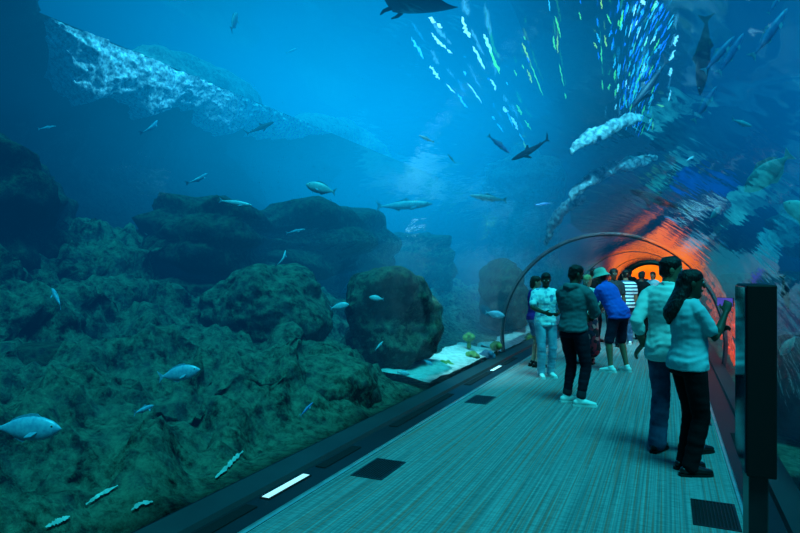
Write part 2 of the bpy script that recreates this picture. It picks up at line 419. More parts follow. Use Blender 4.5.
def fbm(p, sc, oct=5):
    return noise.fractal(p*sc, 1.0, 2.1, oct, noise_basis='PERLIN_ORIGINAL')
def keep_out(p, gap=.13):
    """push a point in the tank out of the tunnel"""
    dx, dz = p.x-CX, p.z-CZ; r = math.hypot(dx, dz); R = RT+gap
    if r >= R and p.z > CZ or abs(dx) >= R: return p
    if p.z <= CZ: p.x = CX + math.copysign(R, dx)
    elif r < R: p.x, p.z = CX+dx/r*R, CZ+dz/r*R
    return p
def rock(name, c, s, rz=0, seed=0, amp=.35, sub=5, strata=0, m=None, label='', group=None, flat=.0):
    bm = NB(); bmesh.ops.create_icosphere(bm, subdivisions=sub, radius=1)
    off = Vector((seed*13.7, seed*7.1, seed*3.3)); S = Vector(s)
    for v in bm.verts:
        p = v.co.copy()
        # blocky: push the ball towards a box
        k = max(abs(p.x), abs(p.y), abs(p.z)); p = p*(1-flat) + (p/k*.85)*flat
        q = Vector((p.x*S.x, p.y*S.y, p.z*S.z))
        d = fbm(q+off, .45)*.9 + fbm(q+off*2, 1.4, 4)*.34 + noise.noise((q+off)*5)*.06
        if strata:
            z = (q.z + .25*fbm(q+off, .5, 3))/strata
            t = z-math.floor(z); d += (.5-abs(t-.35))*.5
        dirv = p.normalized()
        q += Vector((dirv.x, dirv.y, dirv.z*.6))*d*amp*min(min(S), 1.6)
        v.co = q
    M = Matrix.Translation(Vector(c)) @ Matrix.Rotation(rz, 4, 'Z'); Mi = M.inverted()
    for v in bm.verts: v.co = Mi @ keep_out(M @ v.co)
    o = obj(name, bm, m or m_rock, None, True)
    o.location = c; o.rotation_euler = (0, 0, rz)
    tag(o, label, 'rock', group); return o

# seabed: on the left a reef that climbs away from the glass in broken terraces; bare white sand by the far panel
def smooth(a, b, x):
    t = min(1, max(0, (x-a)/(b-a))); return t*t*(3-2*t)
def lerp_tab(tab, x):
    for (x0, y0_), (x1, y1_) in zip(tab, tab[1:]):
        if x <= x1: return y0_+(y1_-y0_)*max(0, (x-x0)/(x1-x0))
    return tab[-1][1]
REEF = [(0, .02), (.25, .22), (.8, .46), (1.6, .62), (2.6, .8), (3.3, 1.1), (3.9, 1.6), (4.5, 1.9), (5.0, 2.25), (5.5, 2.2), (6.2, 1.0), (16, .6)]
def reef():
    bm = NB(); nx, ny = 210, 460; g = []; xa = CX-RT-.085
    for j in range(ny+1):
        f = j/ny; y = -3.5 + (Y1-.1+3.5)*(.55*f+.45*f**2.2); row = []
        for i in range(nx+1):
            d = (TX0+.05-xa)*-1*(i/nx)**1.6
            x = xa-d; q = Vector((x, y, 0))
            dw = d + .55*fbm(q, .33, 3) + .25*fbm(q+Vector((7, 3, 0)), 1.0, 4)
            h = lerp_tab(REEF, max(0, dw))
            # by the far panel the reef gives way to open sand
            gone = smooth(7.3, 8.1, y+.25*fbm(q, .9, 2))*(1-smooth(.75, 2.6, d-.06*(y-8)))
            h = h*(1-gone)
            far = smooth(13, 26, y); h *= 1-.55*far
            # terraces
            st = .46; t = (h+.12*fbm(q, .6, 3))/st; fl = math.floor(t); fr_ = t-fl
            ht = (fl+smooth(.15, .62, fr_))*st
            k = smooth(2.0, 3.2, d); h = h*(1-k)+ht*k
            rg = noise.ridged_multi_fractal((q+Vector((2, 5, 1)))*.9, .9, 2.2, 5, 1.0, 2.0)-1.1; rough = (.20*rg+.22*fbm(q+Vector((3, 9, 1)), 1.25, 5) + .13*fbm(q, 3.6, 4)+.055*noise.noise(q*9)+.05*abs(noise.noise(q*6+Vector((4, 4, 4))))+.22*max(0, fbm(q+Vector((1, 1, 8)), .8, 3)))*smooth(.02, .7, d)*(1-.85*gone)
            p = Vector((x, y, h+rough))
            p.x += (.30*fbm(Vector((x, y, h*2.5)), 1.1, 4)+.10*fbm(Vector((x, y, h*3)), 3.3, 3))*smooth(.3, 1.0, d)*(1-gone)
            p.z = max(p.z, TZ0+.1)
            if i == 0: p = Vector((CX-1.915, y, .02))
            else: p = keep_out(p, .09)
            row.append(bm.verts.new(p))
        g.append(row)
    for j in range(ny):
        for i in range(nx): bm.faces.new((g[j][i], g[j][i+1], g[j+1][i+1], g[j+1][i]))
    return bm
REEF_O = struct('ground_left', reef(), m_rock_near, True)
from mathutils.bvhtree import BVHTree
_me = REEF_O.data; REEF_BVH = BVHTree.FromPolygons([v.co.copy() for v in _me.vertices], [tuple(p.vertices) for p in _me.polygons])
def on_reef(px, py):
    return REEF_BVH.ray_cast(Vector((0, 0, EYE)), ray(px, py).normalized())[0]
def sand_drift(pts, w, label, seed):
    """a streak of white sand caught in a crack of the reef"""
    rr = random.Random(seed); bm = NB(); prev = None; n = 22
    for i in range(n+1):
        f = i/n*(len(pts)-1); j = min(int(f), len(pts)-2); u = f-j
        x = pts[j][0]+(pts[j+1][0]-pts[j][0])*u; y = pts[j][1]+(pts[j+1][1]-pts[j][1])*u; ww = w*math.sin(PI*min(.97, max(.03, i/n)))**.5*rr.uniform(.35, 1.1)
        a, b, c = on_reef(x-ww*.5, y-ww), on_reef(x, y), on_reef(x+ww*.5, y+ww)
        if a is None or b is None or c is None or (a-c).length > .6: prev = None; continue
        e = Vector((.008, -.008, .022)); cur = [bm.verts.new(q+e) for q in (a, b, c)]
        if prev and (prev[1].co-cur[1].co).length < .5:
            for q in (0, 1): bm.faces.new((prev[q], prev[q+1], cur[q+1], cur[q]))
        prev = cur
    o = obj('sand_drift', bm, m_sand, None, True); tag(o, label, 'sand', None, 'stuff')
sand_drift([(215, 480), (226, 470), (234, 461), (243, 453)], 2.6, 'white sand streak in a reef crack above the strip light', 1)
sand_drift([(86, 507), (100, 497), (118, 488)], 2.0, 'white sand streak low on the reef, upper of the two at bottom left', 2)
sand_drift([(46, 530), (58, 524), (70, 519)], 2.8, 'white sand streak at the very bottom left of the reef', 3)
sand_drift([(131, 513), (140, 506), (153, 504)], 2.4, 'short white sand streak at the bottom near the sill', 4)
sand_drift([(325, 458), (329, 448), (331, 440)], 1.6, 'thin white sand streak close to the left sill', 5)
def seabed(x0, x1, side):
    bm = NB(); nx, ny = 60, 110; g = []
    for j in range(ny+1):
        y = Y0+.05 + (Y1-.1-Y0)*(j/ny)**1.25; row = []
        for i in range(nx+1):
            x = x0+(x1-x0)*i/nx; dd = abs(x-(CX+side*RT))-.1
            z = -.10 + .05*fbm(Vector((x, y, 0)), .8, 3)
            z += max(0, dd-.9)*.16 + (.5*fbm(Vector((x, y, 5)), .35, 4)*min(1, max(0, dd-.6)))
            z = max(z, TZ0+.1)
            if i == 0: x -= .105
            if dd < .5: z = min(z, -.03+dd*.15)
            row.append(bm.verts.new((x, y, z)))
        g.append(row)
    for j in range(ny):
        for i in range(nx): bm.faces.new((g[j][i], g[j][i+1], g[j+1][i+1], g[j+1][i]))
    return bm
struct('ground_right', seabed(CX+RT+.085, TX1-.05, 1), m_dirt, True)
def sand_patch(y0, y1, x_in, x_out, label, side=-1, z=.0):
    bm = NB(); nx, ny = 10, 40; g = []
    for j in range(ny+1):
        y = y0+(y1-y0)*j/ny; row = []
        e = .25*fbm(Vector((y*2, x_in, 1)), .8, 3)
        for i in range(nx+1):
            t = i/nx; x = x_in + (x_out+e*side*-1-x_in)*t
            zz = z+.03 + .12*t + .035*fbm(Vector((x, y, 2)), 2.5, 4) - (.35 if i == nx else 0)
            row.append(bm.verts.new((x, y, zz)))
        g.append(row)
    for j in range(ny):
        for i in range(nx): bm.faces.new((g[j][i], g[j][i+1], g[j+1][i+1], g[j+1][i]))
    o = obj('sand_bed', bm, m_sand, None, True); tag(o, label, 'sand', None, 'stuff'); return o
XL = CX-RT-.10
sand_patch(7.75, 11.5, CX-RT-.03, XL-.75, 'bed of white sand outside the left glass before the rib', z=.09)
sand_patch(11.9, 21, XL, XL-.5, 'strip of pale sand outside the left glass beyond the rib', z=.02)
sand_patch(8.9, 10.8, CX+RT+.10, CX+RT+.55, 'strip of pale sand outside the right glass beyond the couple', 1, z=.05)
sand_patch(2.6, 4.4, CX+RT+.10, CX+RT+.5, 'small patch of pale sand outside the right glass by the black panel', 1, z=.05)

# ---- rocks (placed by where they stand in the tank)
RK = [  # label, px, py, depth, (sx,sy,sz), rz, seed, amp, strata, mat, flat
 ('craggy green boulder in the bottom left corner below the large silver fish', 60, 470, 5.2, (.62, .7, .42), .2, 1, .6, 0, m_rock_near, .3),
 ('green weedy boulder behind the long floor slot', 330, 395, 7.4, (.62, .75, .5), -.2, 3, .6, 0, m_rock_near, .3),
 ('lumpy boulder below the three small pale fish', (-5.35, 7.2, 1.15), None, None, (.8, .8, .6), -.1, 6, .9, 0, m_rock_near, .25),
 ('tall dark rock stack at the left edge of the reef', -25, 262, 8.2, (1.05, 1.3, 1.7), .3, 9, .6, .6, m_rock, .4),
 ('low ledge rock under the tall stack at the left edge', 38, 368, 6.3, (.6, .65, .3), .1, 10, .5, 0, m_rock, .4),
 ('smooth dark boulder leaning beside the white sand', (-4.2, 8.5, .8), None, None, (.66, .72, .9), -.4, 11, 1.1, 0, m_rock_near, .12),
 ('long flat lower terrace slab in the middle of the left reef', 180, 305, 9.2, (.55, 1.2, .4), -ANG-.05, 7, 1.0, .4, m_rock, .45),
 ('long flat upper terrace slab with a pale algae edge', 285, 248, 12.0, (1.0, 3.2, .85), -ANG-.05, 8, 1.0, .45, m_rock, .45),
 ('distant blue rock tower past the boulders', 418, 262, 18.5, (1.2, 1.1, 1.0), 0, 13, .6, .5, m_rock, .4),
 ('rough rock wall beyond the glass rib', 503, 295, 16, (.55, 1.6, .9), 0, 14, .5, .4, m_rock, .3),
]
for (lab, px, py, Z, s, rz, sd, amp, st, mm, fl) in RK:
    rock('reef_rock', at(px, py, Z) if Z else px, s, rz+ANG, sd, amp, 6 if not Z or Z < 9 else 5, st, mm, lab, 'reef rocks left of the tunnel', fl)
RR = [
 ('low dark rock beside the black panel, nearest of the right reef', 870, 480, 4.3, (.4, .6, .45), .2, 31, .9, 0, m_rock_dark),
 ('weedy rock outside the right glass by the panel top', 815, 395, 6.6, (.7, .9, .6), .2, 32, .9, 0, m_rock_dark),
 ('shadowy boulder far right behind the pale flat fish', 930, 310, 9.0, (1.3, 1.6, 1.0), .3, 33, .8, .5, m_rock_dark),
 ('rock hump outside the right glass past the couple', 762, 300, 18, (.9, 2.0, 1.0), .1, 34, .8, .4, m_rock),
 ('pale rock shelf far off to the right over the tunnel', 880, 225, 18, (2.6, 2.4, 1.0), .2, 35, .8, .4, m_rock_pale),
]
for (lab, px, py, Z, s, rz, sd, amp, st, mm) in RR:
    rock('reef_rock', at(px, py, Z), s, rz+ANG, sd, amp, 5, st, mm, lab, 'reef rocks right of the tunnel', .25)

# ---- overhanging cliff along the far left: a straight lip parallel to the tunnel, dark under it
def cliff():
    bm = NB(); ny, nk = 150, 26; g = []
    for j in range(ny+1):
        y = Y0+.2 + (34-Y0)*j/ny; row = []
        for k in range(nk+1):
            t = k/nk
            if t < .12: x, z = -11.6+2.6*min(1, t/.08), 1.5+4.22*min(1, t/.05)
            else:
                u = (t-.12)/.88; z = 5.52-5.0*u
                x = -9.0 - 1.6*math.sin(min(1, u*1.35)*PI)**.7 + 1.0*max(0, u-.62)/.38
            p = Vector((x, y, z))
            if .12 < t: 
                p.x += .75*fbm(p, .5, 5) + .18*fbm(p, 2.2, 3) if t > .2 else .1*fbm(p, 1.5, 4)
            row.append(bm.verts.new(p))
        g.append(row)
    for j in range(ny):
        for k in range(nk): bm.faces.new((g[j][k], g[j+1][k], g[j+1][k+1], g[j][k+1]))
    return bm
struct('terrain_cliff', cliff(), m_rock_dark, True)
# crust on the lip: sunlight and sparkle put into its pale speckled colour
def crust(y0, y1, depth, seed, zt=5.66):
    bm = NB(); ny, nk = 240, 40; g = []
    for j in range(ny+1):
        f = j/ny; y = y0+(y1-y0)*f
        prof = min(1, f/.10)*(1-f)**.55
        dz = depth*prof*(.75+.6*fbm(Vector((y, seed, 0)), 1.1, 5)); row = []
        for k in range(nk+1):
            t = k/nk; p = Vector((-8.86-.5*t*t, y, zt-dz*t))
            p.x += .10*fbm(p, 2.2, 4)+.09*noise.noise(p*6)+.06*noise.noise(p*14)
            if k == nk: p.x -= .5
            row.append(bm.verts.new(p))
        g.append(row)
    for j in range(ny):
        for k in range(nk): bm.faces.new((g[j][k], g[j+1][k], g[j+1][k+1], g[j][k+1]))
    return bm
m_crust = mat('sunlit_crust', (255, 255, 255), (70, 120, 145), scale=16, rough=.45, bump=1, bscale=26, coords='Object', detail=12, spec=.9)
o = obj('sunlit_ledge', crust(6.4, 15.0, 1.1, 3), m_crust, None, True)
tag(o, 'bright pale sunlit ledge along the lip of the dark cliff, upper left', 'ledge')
# pale faraway reef behind the lip
for k, (c_, s, lab) in enumerate([((-10.85, 11.8, 6.1), (.7, 2.5, 1.0), 'faint pale reef mass just above the middle of the cliff lip'),
                                         ((-10.85, 19.3, 6.1), (.7, 3.6, 1.0), 'faint ragged reef crest behind the far half of the cliff lip'),
                                         ((-6.2, 28, 3.0), (1.5, 1.9, 4.6), 'tall pale reef peak standing in the brightest blue water')]):
    rock('pale_reef', c_, s, 0, 50+k, .6, 5, .8, m_rock_pale, lab, 'faraway pale reefs', .2)

rock('cliff_top_rock', (-9.7, 4.9, 6.25), (.8, 1.9, .9), 0, 71, .6, 5, .5, m_rock_dark, 'dark rock bulging above the near end of the cliff lip, top left corner', None, .3)
# ---- pale arcs added over the tunnel in the shape of reflections
def crest(pts, wid, label, seed):  # builds one pale arc standing for a reflection
    bm = NB(); n = len(pts); sub = []
    for i in range(n-1):
        for q in range(26):
            t = q/26; a = Vector(pts[max(i-1, 0)]); b = Vector(pts[i]); c = Vector(pts[i+1]); d = Vector(pts[min(i+2, n-1)])
            sub.append(.5*((2*b)+(-a+c)*t+(2*a-5*b+4*c-d)*t*t+(-a+3*b-3*c+d)*t**3))
    sub.append(Vector(pts[-1])); N = len(sub)
    rad = []
    for i in range(N):
        f = i/(N-1); w_ = wid*math.sin(PI*min(1, max(0.05, f)))**.5 + .02
        rad.append((w_*(.8+.35*noise.noise(Vector((i*.14, seed, 0)))), w_*.55))
    loft(bm, sub, rad, Vector((0, 0, 1)), 28)
    for v in bm.verts:
        q = v.co.copy()
        for sc, am in ((3, .30), (9, .22), (22, .12)): v.co += Vector((noise.noise(q*sc+Vector((seed, 0, 0))), noise.noise(q*sc+Vector((0, seed, 0))), noise.noise(q*sc+Vector((0, 0, seed)))))*wid*am
    o = obj('reflection_arc', bm, m_reflection_arc, None, True); tag(o, label, 'coral', 'pale reflection arcs over the tunnel'); return o
m_reflection_arc = mat('reflection_arc', (225, 240, 240), (70, 115, 130), scale=11, rough=.8, bump=1, bscale=12, detail=8)
crest([at(546, 244, 15.5), at(551, 227, 15.0), at(560, 213, 14.5), at(573, 203, 14), at(587, 197, 13.6)], .17, 'pale speckled reflection arc curving up from the glass rib', 1)
crest([at(572, 196, 13), at(590, 180, 13), at(610, 170, 13.2), at(632, 163, 13.4), at(658, 158, 13.6)], .19, 'long pale reflection arching over the middle of the tunnel', 2)
crest([at(571, 150, 12), at(586, 139, 12), at(604, 131, 12), at(622, 122, 12.2), at(642, 116, 12.4)], .16, 'smooth pale streak of reflection high above the tunnel', 3)
# dark masses added for the dark reflections between and above the arcs
rock('overhead_dark', at(612, 212, 19.5), (1.15, 1.6, .85), ANG, 61, .7, 5, 0, m_rock_dark, 'dark mass standing for the ceiling reflection under the pale arcs', None, .2)
rock('overhead_dark', (-1.7, 21, 7.85), (2.3, 13.5, .18), .05, 62, .55, 6, 0, m_rock_dark, 'huge dark slab added above the water for the dark reflection at the top middle', None, .5)

# ---- small corals and weeds by the sand
m_coral = mat('yellow_green_coral', (150, 175, 95), (95, 130, 80), scale=12, rough=.9, bump=.6)
m_coral_b = mat('blue_coral', (70, 125, 150), (50, 100, 130), scale=10, rough=.8, bump=.5)
def coral(c, r, label, seed, m=None, kind='knob'):
    rr = random.Random(seed); t = empty('soft_coral', c, 0, label, 'coral', 'small corals by the left glass')
    bm = NB(); ball(bm, (0, 0, r*.2), (r*.55, r*.55, r*.35))
    for k in range(26):
        th = rr.uniform(0, 2*PI); ph = rr.uniform(.1, 1.35); d = Vector((math.cos(th)*math.sin(ph), math.sin(th)*math.sin(ph), math.cos(ph)))
        ball(bm, Vector((0, 0, r*.2))+d*r*.62, r*rr.uniform(.18, .34), None, 10, 6)
    for v in bm.verts: v.co += Vector((noise.noise(v.co*25), noise.noise(v.co*25+Vector((9, 0, 0))), noise.noise(v.co*25+Vector((0, 9, 0)))))*r*.08
    mesh_obj('coral_head', remesh(bm, r*.07, 1), m or m_coral, t)
    bm = NB(); loft(bm, [(0, 0, -r*.7), (0, 0, -r*.2), (0, 0, r*.15)], [r*.3, r*.22, r*.3], n=10); obj('coral_stalk', bm, m or m_coral, t, True)
coral(at(444, 374, 9.8), .22, 'green knobbly coral at the near end of the white sand', 1)
coral(at(472, 361, 10.6), .17, 'yellow coral clump behind the middle of the white sand', 2)
coral(at(469, 341, 11.4), .15, 'small yellow coral perched above the others', 3)
coral(at(496, 350, 11.6), .16, 'dull green coral just left of the glass rib', 4)
coral(at(532, 345, 14.5), .28, 'pale yellow coral beyond the rib by the people', 5)
coral(at(487, 362, 11.0), .2, 'rounded blue coral on the sand beside the rib', 6, m_coral_b)

# ---- orange glow on the right glass, shaped as glowing streaks just outside it
m_orange = mat('orange_glow', (255, 92, 48), (150, 34, 20), scale=7, rough=.8, bump=.6, emit=1.9)
def orange_glow(y, label, seed, n, a0, a1):
    """long thin glowing streaks trailing along the outside of the glass"""
    rr = random.Random(seed); t = empty('orange_glow', (CX+RT+.2, y, 0), 0, label, 'coral', 'orange glow along the right glass'); B = Vector((CX+RT+.2, y, 0))
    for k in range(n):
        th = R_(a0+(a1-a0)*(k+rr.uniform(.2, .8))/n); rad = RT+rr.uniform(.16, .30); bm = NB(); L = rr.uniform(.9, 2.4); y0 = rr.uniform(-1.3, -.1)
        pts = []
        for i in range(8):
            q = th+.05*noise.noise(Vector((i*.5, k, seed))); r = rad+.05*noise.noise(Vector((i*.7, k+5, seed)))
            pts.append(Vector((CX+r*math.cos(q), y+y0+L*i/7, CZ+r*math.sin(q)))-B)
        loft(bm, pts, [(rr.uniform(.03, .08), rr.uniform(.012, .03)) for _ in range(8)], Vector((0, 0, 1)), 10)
        obj('glow_streak', bm, m_orange, t, True)
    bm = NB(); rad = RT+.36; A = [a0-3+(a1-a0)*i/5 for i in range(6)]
    loft(bm, [Vector((CX+rad*math.cos(R_(a)), y+.1*math.sin(i*2), CZ+rad*math.sin(R_(a))))-B for i, a in enumerate(A)], [.09, .07, .06, .06, .05, .03], Vector((0, 1, 0)), 12); obj('glow_stem', bm, m_orange, t, True)
orange_glow(12.2, 'streaks of orange glow outside the right glass nearest the raised phone', 3, 13, -10, 20)
orange_glow(15.2, 'tall streaks of orange glow outside the right glass just behind the woman', 5, 17, -8, 42)
orange_glow(18.6, 'farthest streaks of orange glow outside the right glass', 8, 17, -8, 52)

# ---- water surface: ripples seen from below, and glowing slivers in place of daylight glints
ZS = 7.4
m_surf = bpy.data.materials.new('rippled_surface'); nt = NT(m_surf)
out = nt.n('ShaderNodeOutputMaterial'); mix = nt.n('ShaderNodeMixShader'); tr = nt.n('ShaderNodeBsdfTransparent'); gl = nt.n('ShaderNodeBsdfGlossy'); gl.inputs['Roughness'].default_value = .15
gl.inputs[0].default_value = (.5, .8, 1, 1); mix.inputs[0].default_value = .25
nt.l(tr.outputs[0], mix.inputs[1]); nt.l(gl.outputs[0], mix.inputs[2]); nt.l(mix.outputs[0], out.inputs[0])
bm = NB(); g = []
for j in range(71):
    row = []
    for i in range(51):
        x = TX0+.1+(TX1-TX0-.2)*i/50; y = Y0+.1+(Y1-Y0-.2)*j/70
        row.append(bm.verts.new((x, y, ZS+.12*noise.noise(Vector((x*.9, y*.5, 0)))+.05*noise.noise(Vector((x*2.3, y*1.7, 4))))))
    g.append(row)
for j in range(70):
    for i in range(50): bm.faces.new((g[j][i], g[j][i+1], g[j+1][i+1], g[j+1][i]))
struct('water_surface', bm, m_surf, True)
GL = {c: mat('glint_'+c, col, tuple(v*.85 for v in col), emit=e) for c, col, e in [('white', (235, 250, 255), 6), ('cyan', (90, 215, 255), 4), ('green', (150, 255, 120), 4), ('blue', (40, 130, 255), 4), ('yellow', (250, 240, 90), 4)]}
GB = {c: NB() for c in GL}
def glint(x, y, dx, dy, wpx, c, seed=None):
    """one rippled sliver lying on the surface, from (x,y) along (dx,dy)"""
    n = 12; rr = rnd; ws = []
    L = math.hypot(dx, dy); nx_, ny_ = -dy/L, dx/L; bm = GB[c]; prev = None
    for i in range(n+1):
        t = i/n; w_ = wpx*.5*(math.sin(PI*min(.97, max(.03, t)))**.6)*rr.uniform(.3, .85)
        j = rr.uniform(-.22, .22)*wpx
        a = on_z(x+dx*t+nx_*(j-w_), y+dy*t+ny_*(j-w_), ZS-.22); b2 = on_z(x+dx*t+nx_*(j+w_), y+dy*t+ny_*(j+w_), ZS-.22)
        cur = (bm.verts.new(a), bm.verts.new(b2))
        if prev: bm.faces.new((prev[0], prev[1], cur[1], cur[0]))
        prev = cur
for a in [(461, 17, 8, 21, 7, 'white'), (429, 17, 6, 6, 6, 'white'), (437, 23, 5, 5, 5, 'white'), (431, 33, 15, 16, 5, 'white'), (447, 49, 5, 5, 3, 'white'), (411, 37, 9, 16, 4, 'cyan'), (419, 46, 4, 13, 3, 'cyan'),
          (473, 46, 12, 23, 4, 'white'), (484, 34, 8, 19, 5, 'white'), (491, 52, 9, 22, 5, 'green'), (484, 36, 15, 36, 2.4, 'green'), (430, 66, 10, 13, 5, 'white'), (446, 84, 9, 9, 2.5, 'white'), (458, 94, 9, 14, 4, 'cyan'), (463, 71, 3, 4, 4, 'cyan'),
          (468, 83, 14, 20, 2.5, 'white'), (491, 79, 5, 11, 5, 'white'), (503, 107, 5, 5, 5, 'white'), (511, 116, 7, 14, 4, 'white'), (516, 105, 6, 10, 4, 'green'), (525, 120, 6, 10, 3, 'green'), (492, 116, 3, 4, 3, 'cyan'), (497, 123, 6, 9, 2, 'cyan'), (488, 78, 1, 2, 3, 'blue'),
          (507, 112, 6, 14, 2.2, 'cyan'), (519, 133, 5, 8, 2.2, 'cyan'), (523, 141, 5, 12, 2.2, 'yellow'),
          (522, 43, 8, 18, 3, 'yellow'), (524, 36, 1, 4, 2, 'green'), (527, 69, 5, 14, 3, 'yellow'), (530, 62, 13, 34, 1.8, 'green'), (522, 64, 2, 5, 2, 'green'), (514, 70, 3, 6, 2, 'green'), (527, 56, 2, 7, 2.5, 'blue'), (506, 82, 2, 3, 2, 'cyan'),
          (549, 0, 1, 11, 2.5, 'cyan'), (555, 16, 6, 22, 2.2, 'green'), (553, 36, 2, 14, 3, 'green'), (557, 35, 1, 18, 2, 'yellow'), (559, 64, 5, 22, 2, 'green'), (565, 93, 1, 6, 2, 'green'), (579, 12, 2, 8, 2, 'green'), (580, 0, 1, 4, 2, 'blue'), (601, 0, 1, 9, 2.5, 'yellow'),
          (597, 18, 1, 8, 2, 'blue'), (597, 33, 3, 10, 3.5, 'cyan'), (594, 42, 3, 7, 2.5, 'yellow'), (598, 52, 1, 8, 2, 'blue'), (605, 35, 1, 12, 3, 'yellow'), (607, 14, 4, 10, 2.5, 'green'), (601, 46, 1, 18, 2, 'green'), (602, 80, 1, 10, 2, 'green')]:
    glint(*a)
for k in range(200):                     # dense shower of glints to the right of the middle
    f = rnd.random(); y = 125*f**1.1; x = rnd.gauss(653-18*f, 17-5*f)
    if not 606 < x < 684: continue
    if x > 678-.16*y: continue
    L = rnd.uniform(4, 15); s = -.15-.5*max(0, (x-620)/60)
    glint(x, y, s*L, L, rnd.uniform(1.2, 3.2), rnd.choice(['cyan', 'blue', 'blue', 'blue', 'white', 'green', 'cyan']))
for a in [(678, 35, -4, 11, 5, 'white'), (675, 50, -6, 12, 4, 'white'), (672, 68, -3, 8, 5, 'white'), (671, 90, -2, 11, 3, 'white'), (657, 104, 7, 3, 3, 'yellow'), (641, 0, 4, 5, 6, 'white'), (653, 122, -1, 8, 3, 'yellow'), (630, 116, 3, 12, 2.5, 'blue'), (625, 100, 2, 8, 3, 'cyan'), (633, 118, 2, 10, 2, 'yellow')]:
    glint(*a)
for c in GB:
    o = obj('daylight_glints', GB[c], GL[c]); tag(o, {'white': 'white glints of daylight scattered on the water surface overhead', 'cyan': 'pale cyan glints on the water surface overhead', 'green': 'thin green glints on the water surface overhead', 'blue': 'deep blue glints on the water surface overhead', 'yellow': 'yellow glints on the water surface overhead'}[c], 'glint', None, 'stuff')
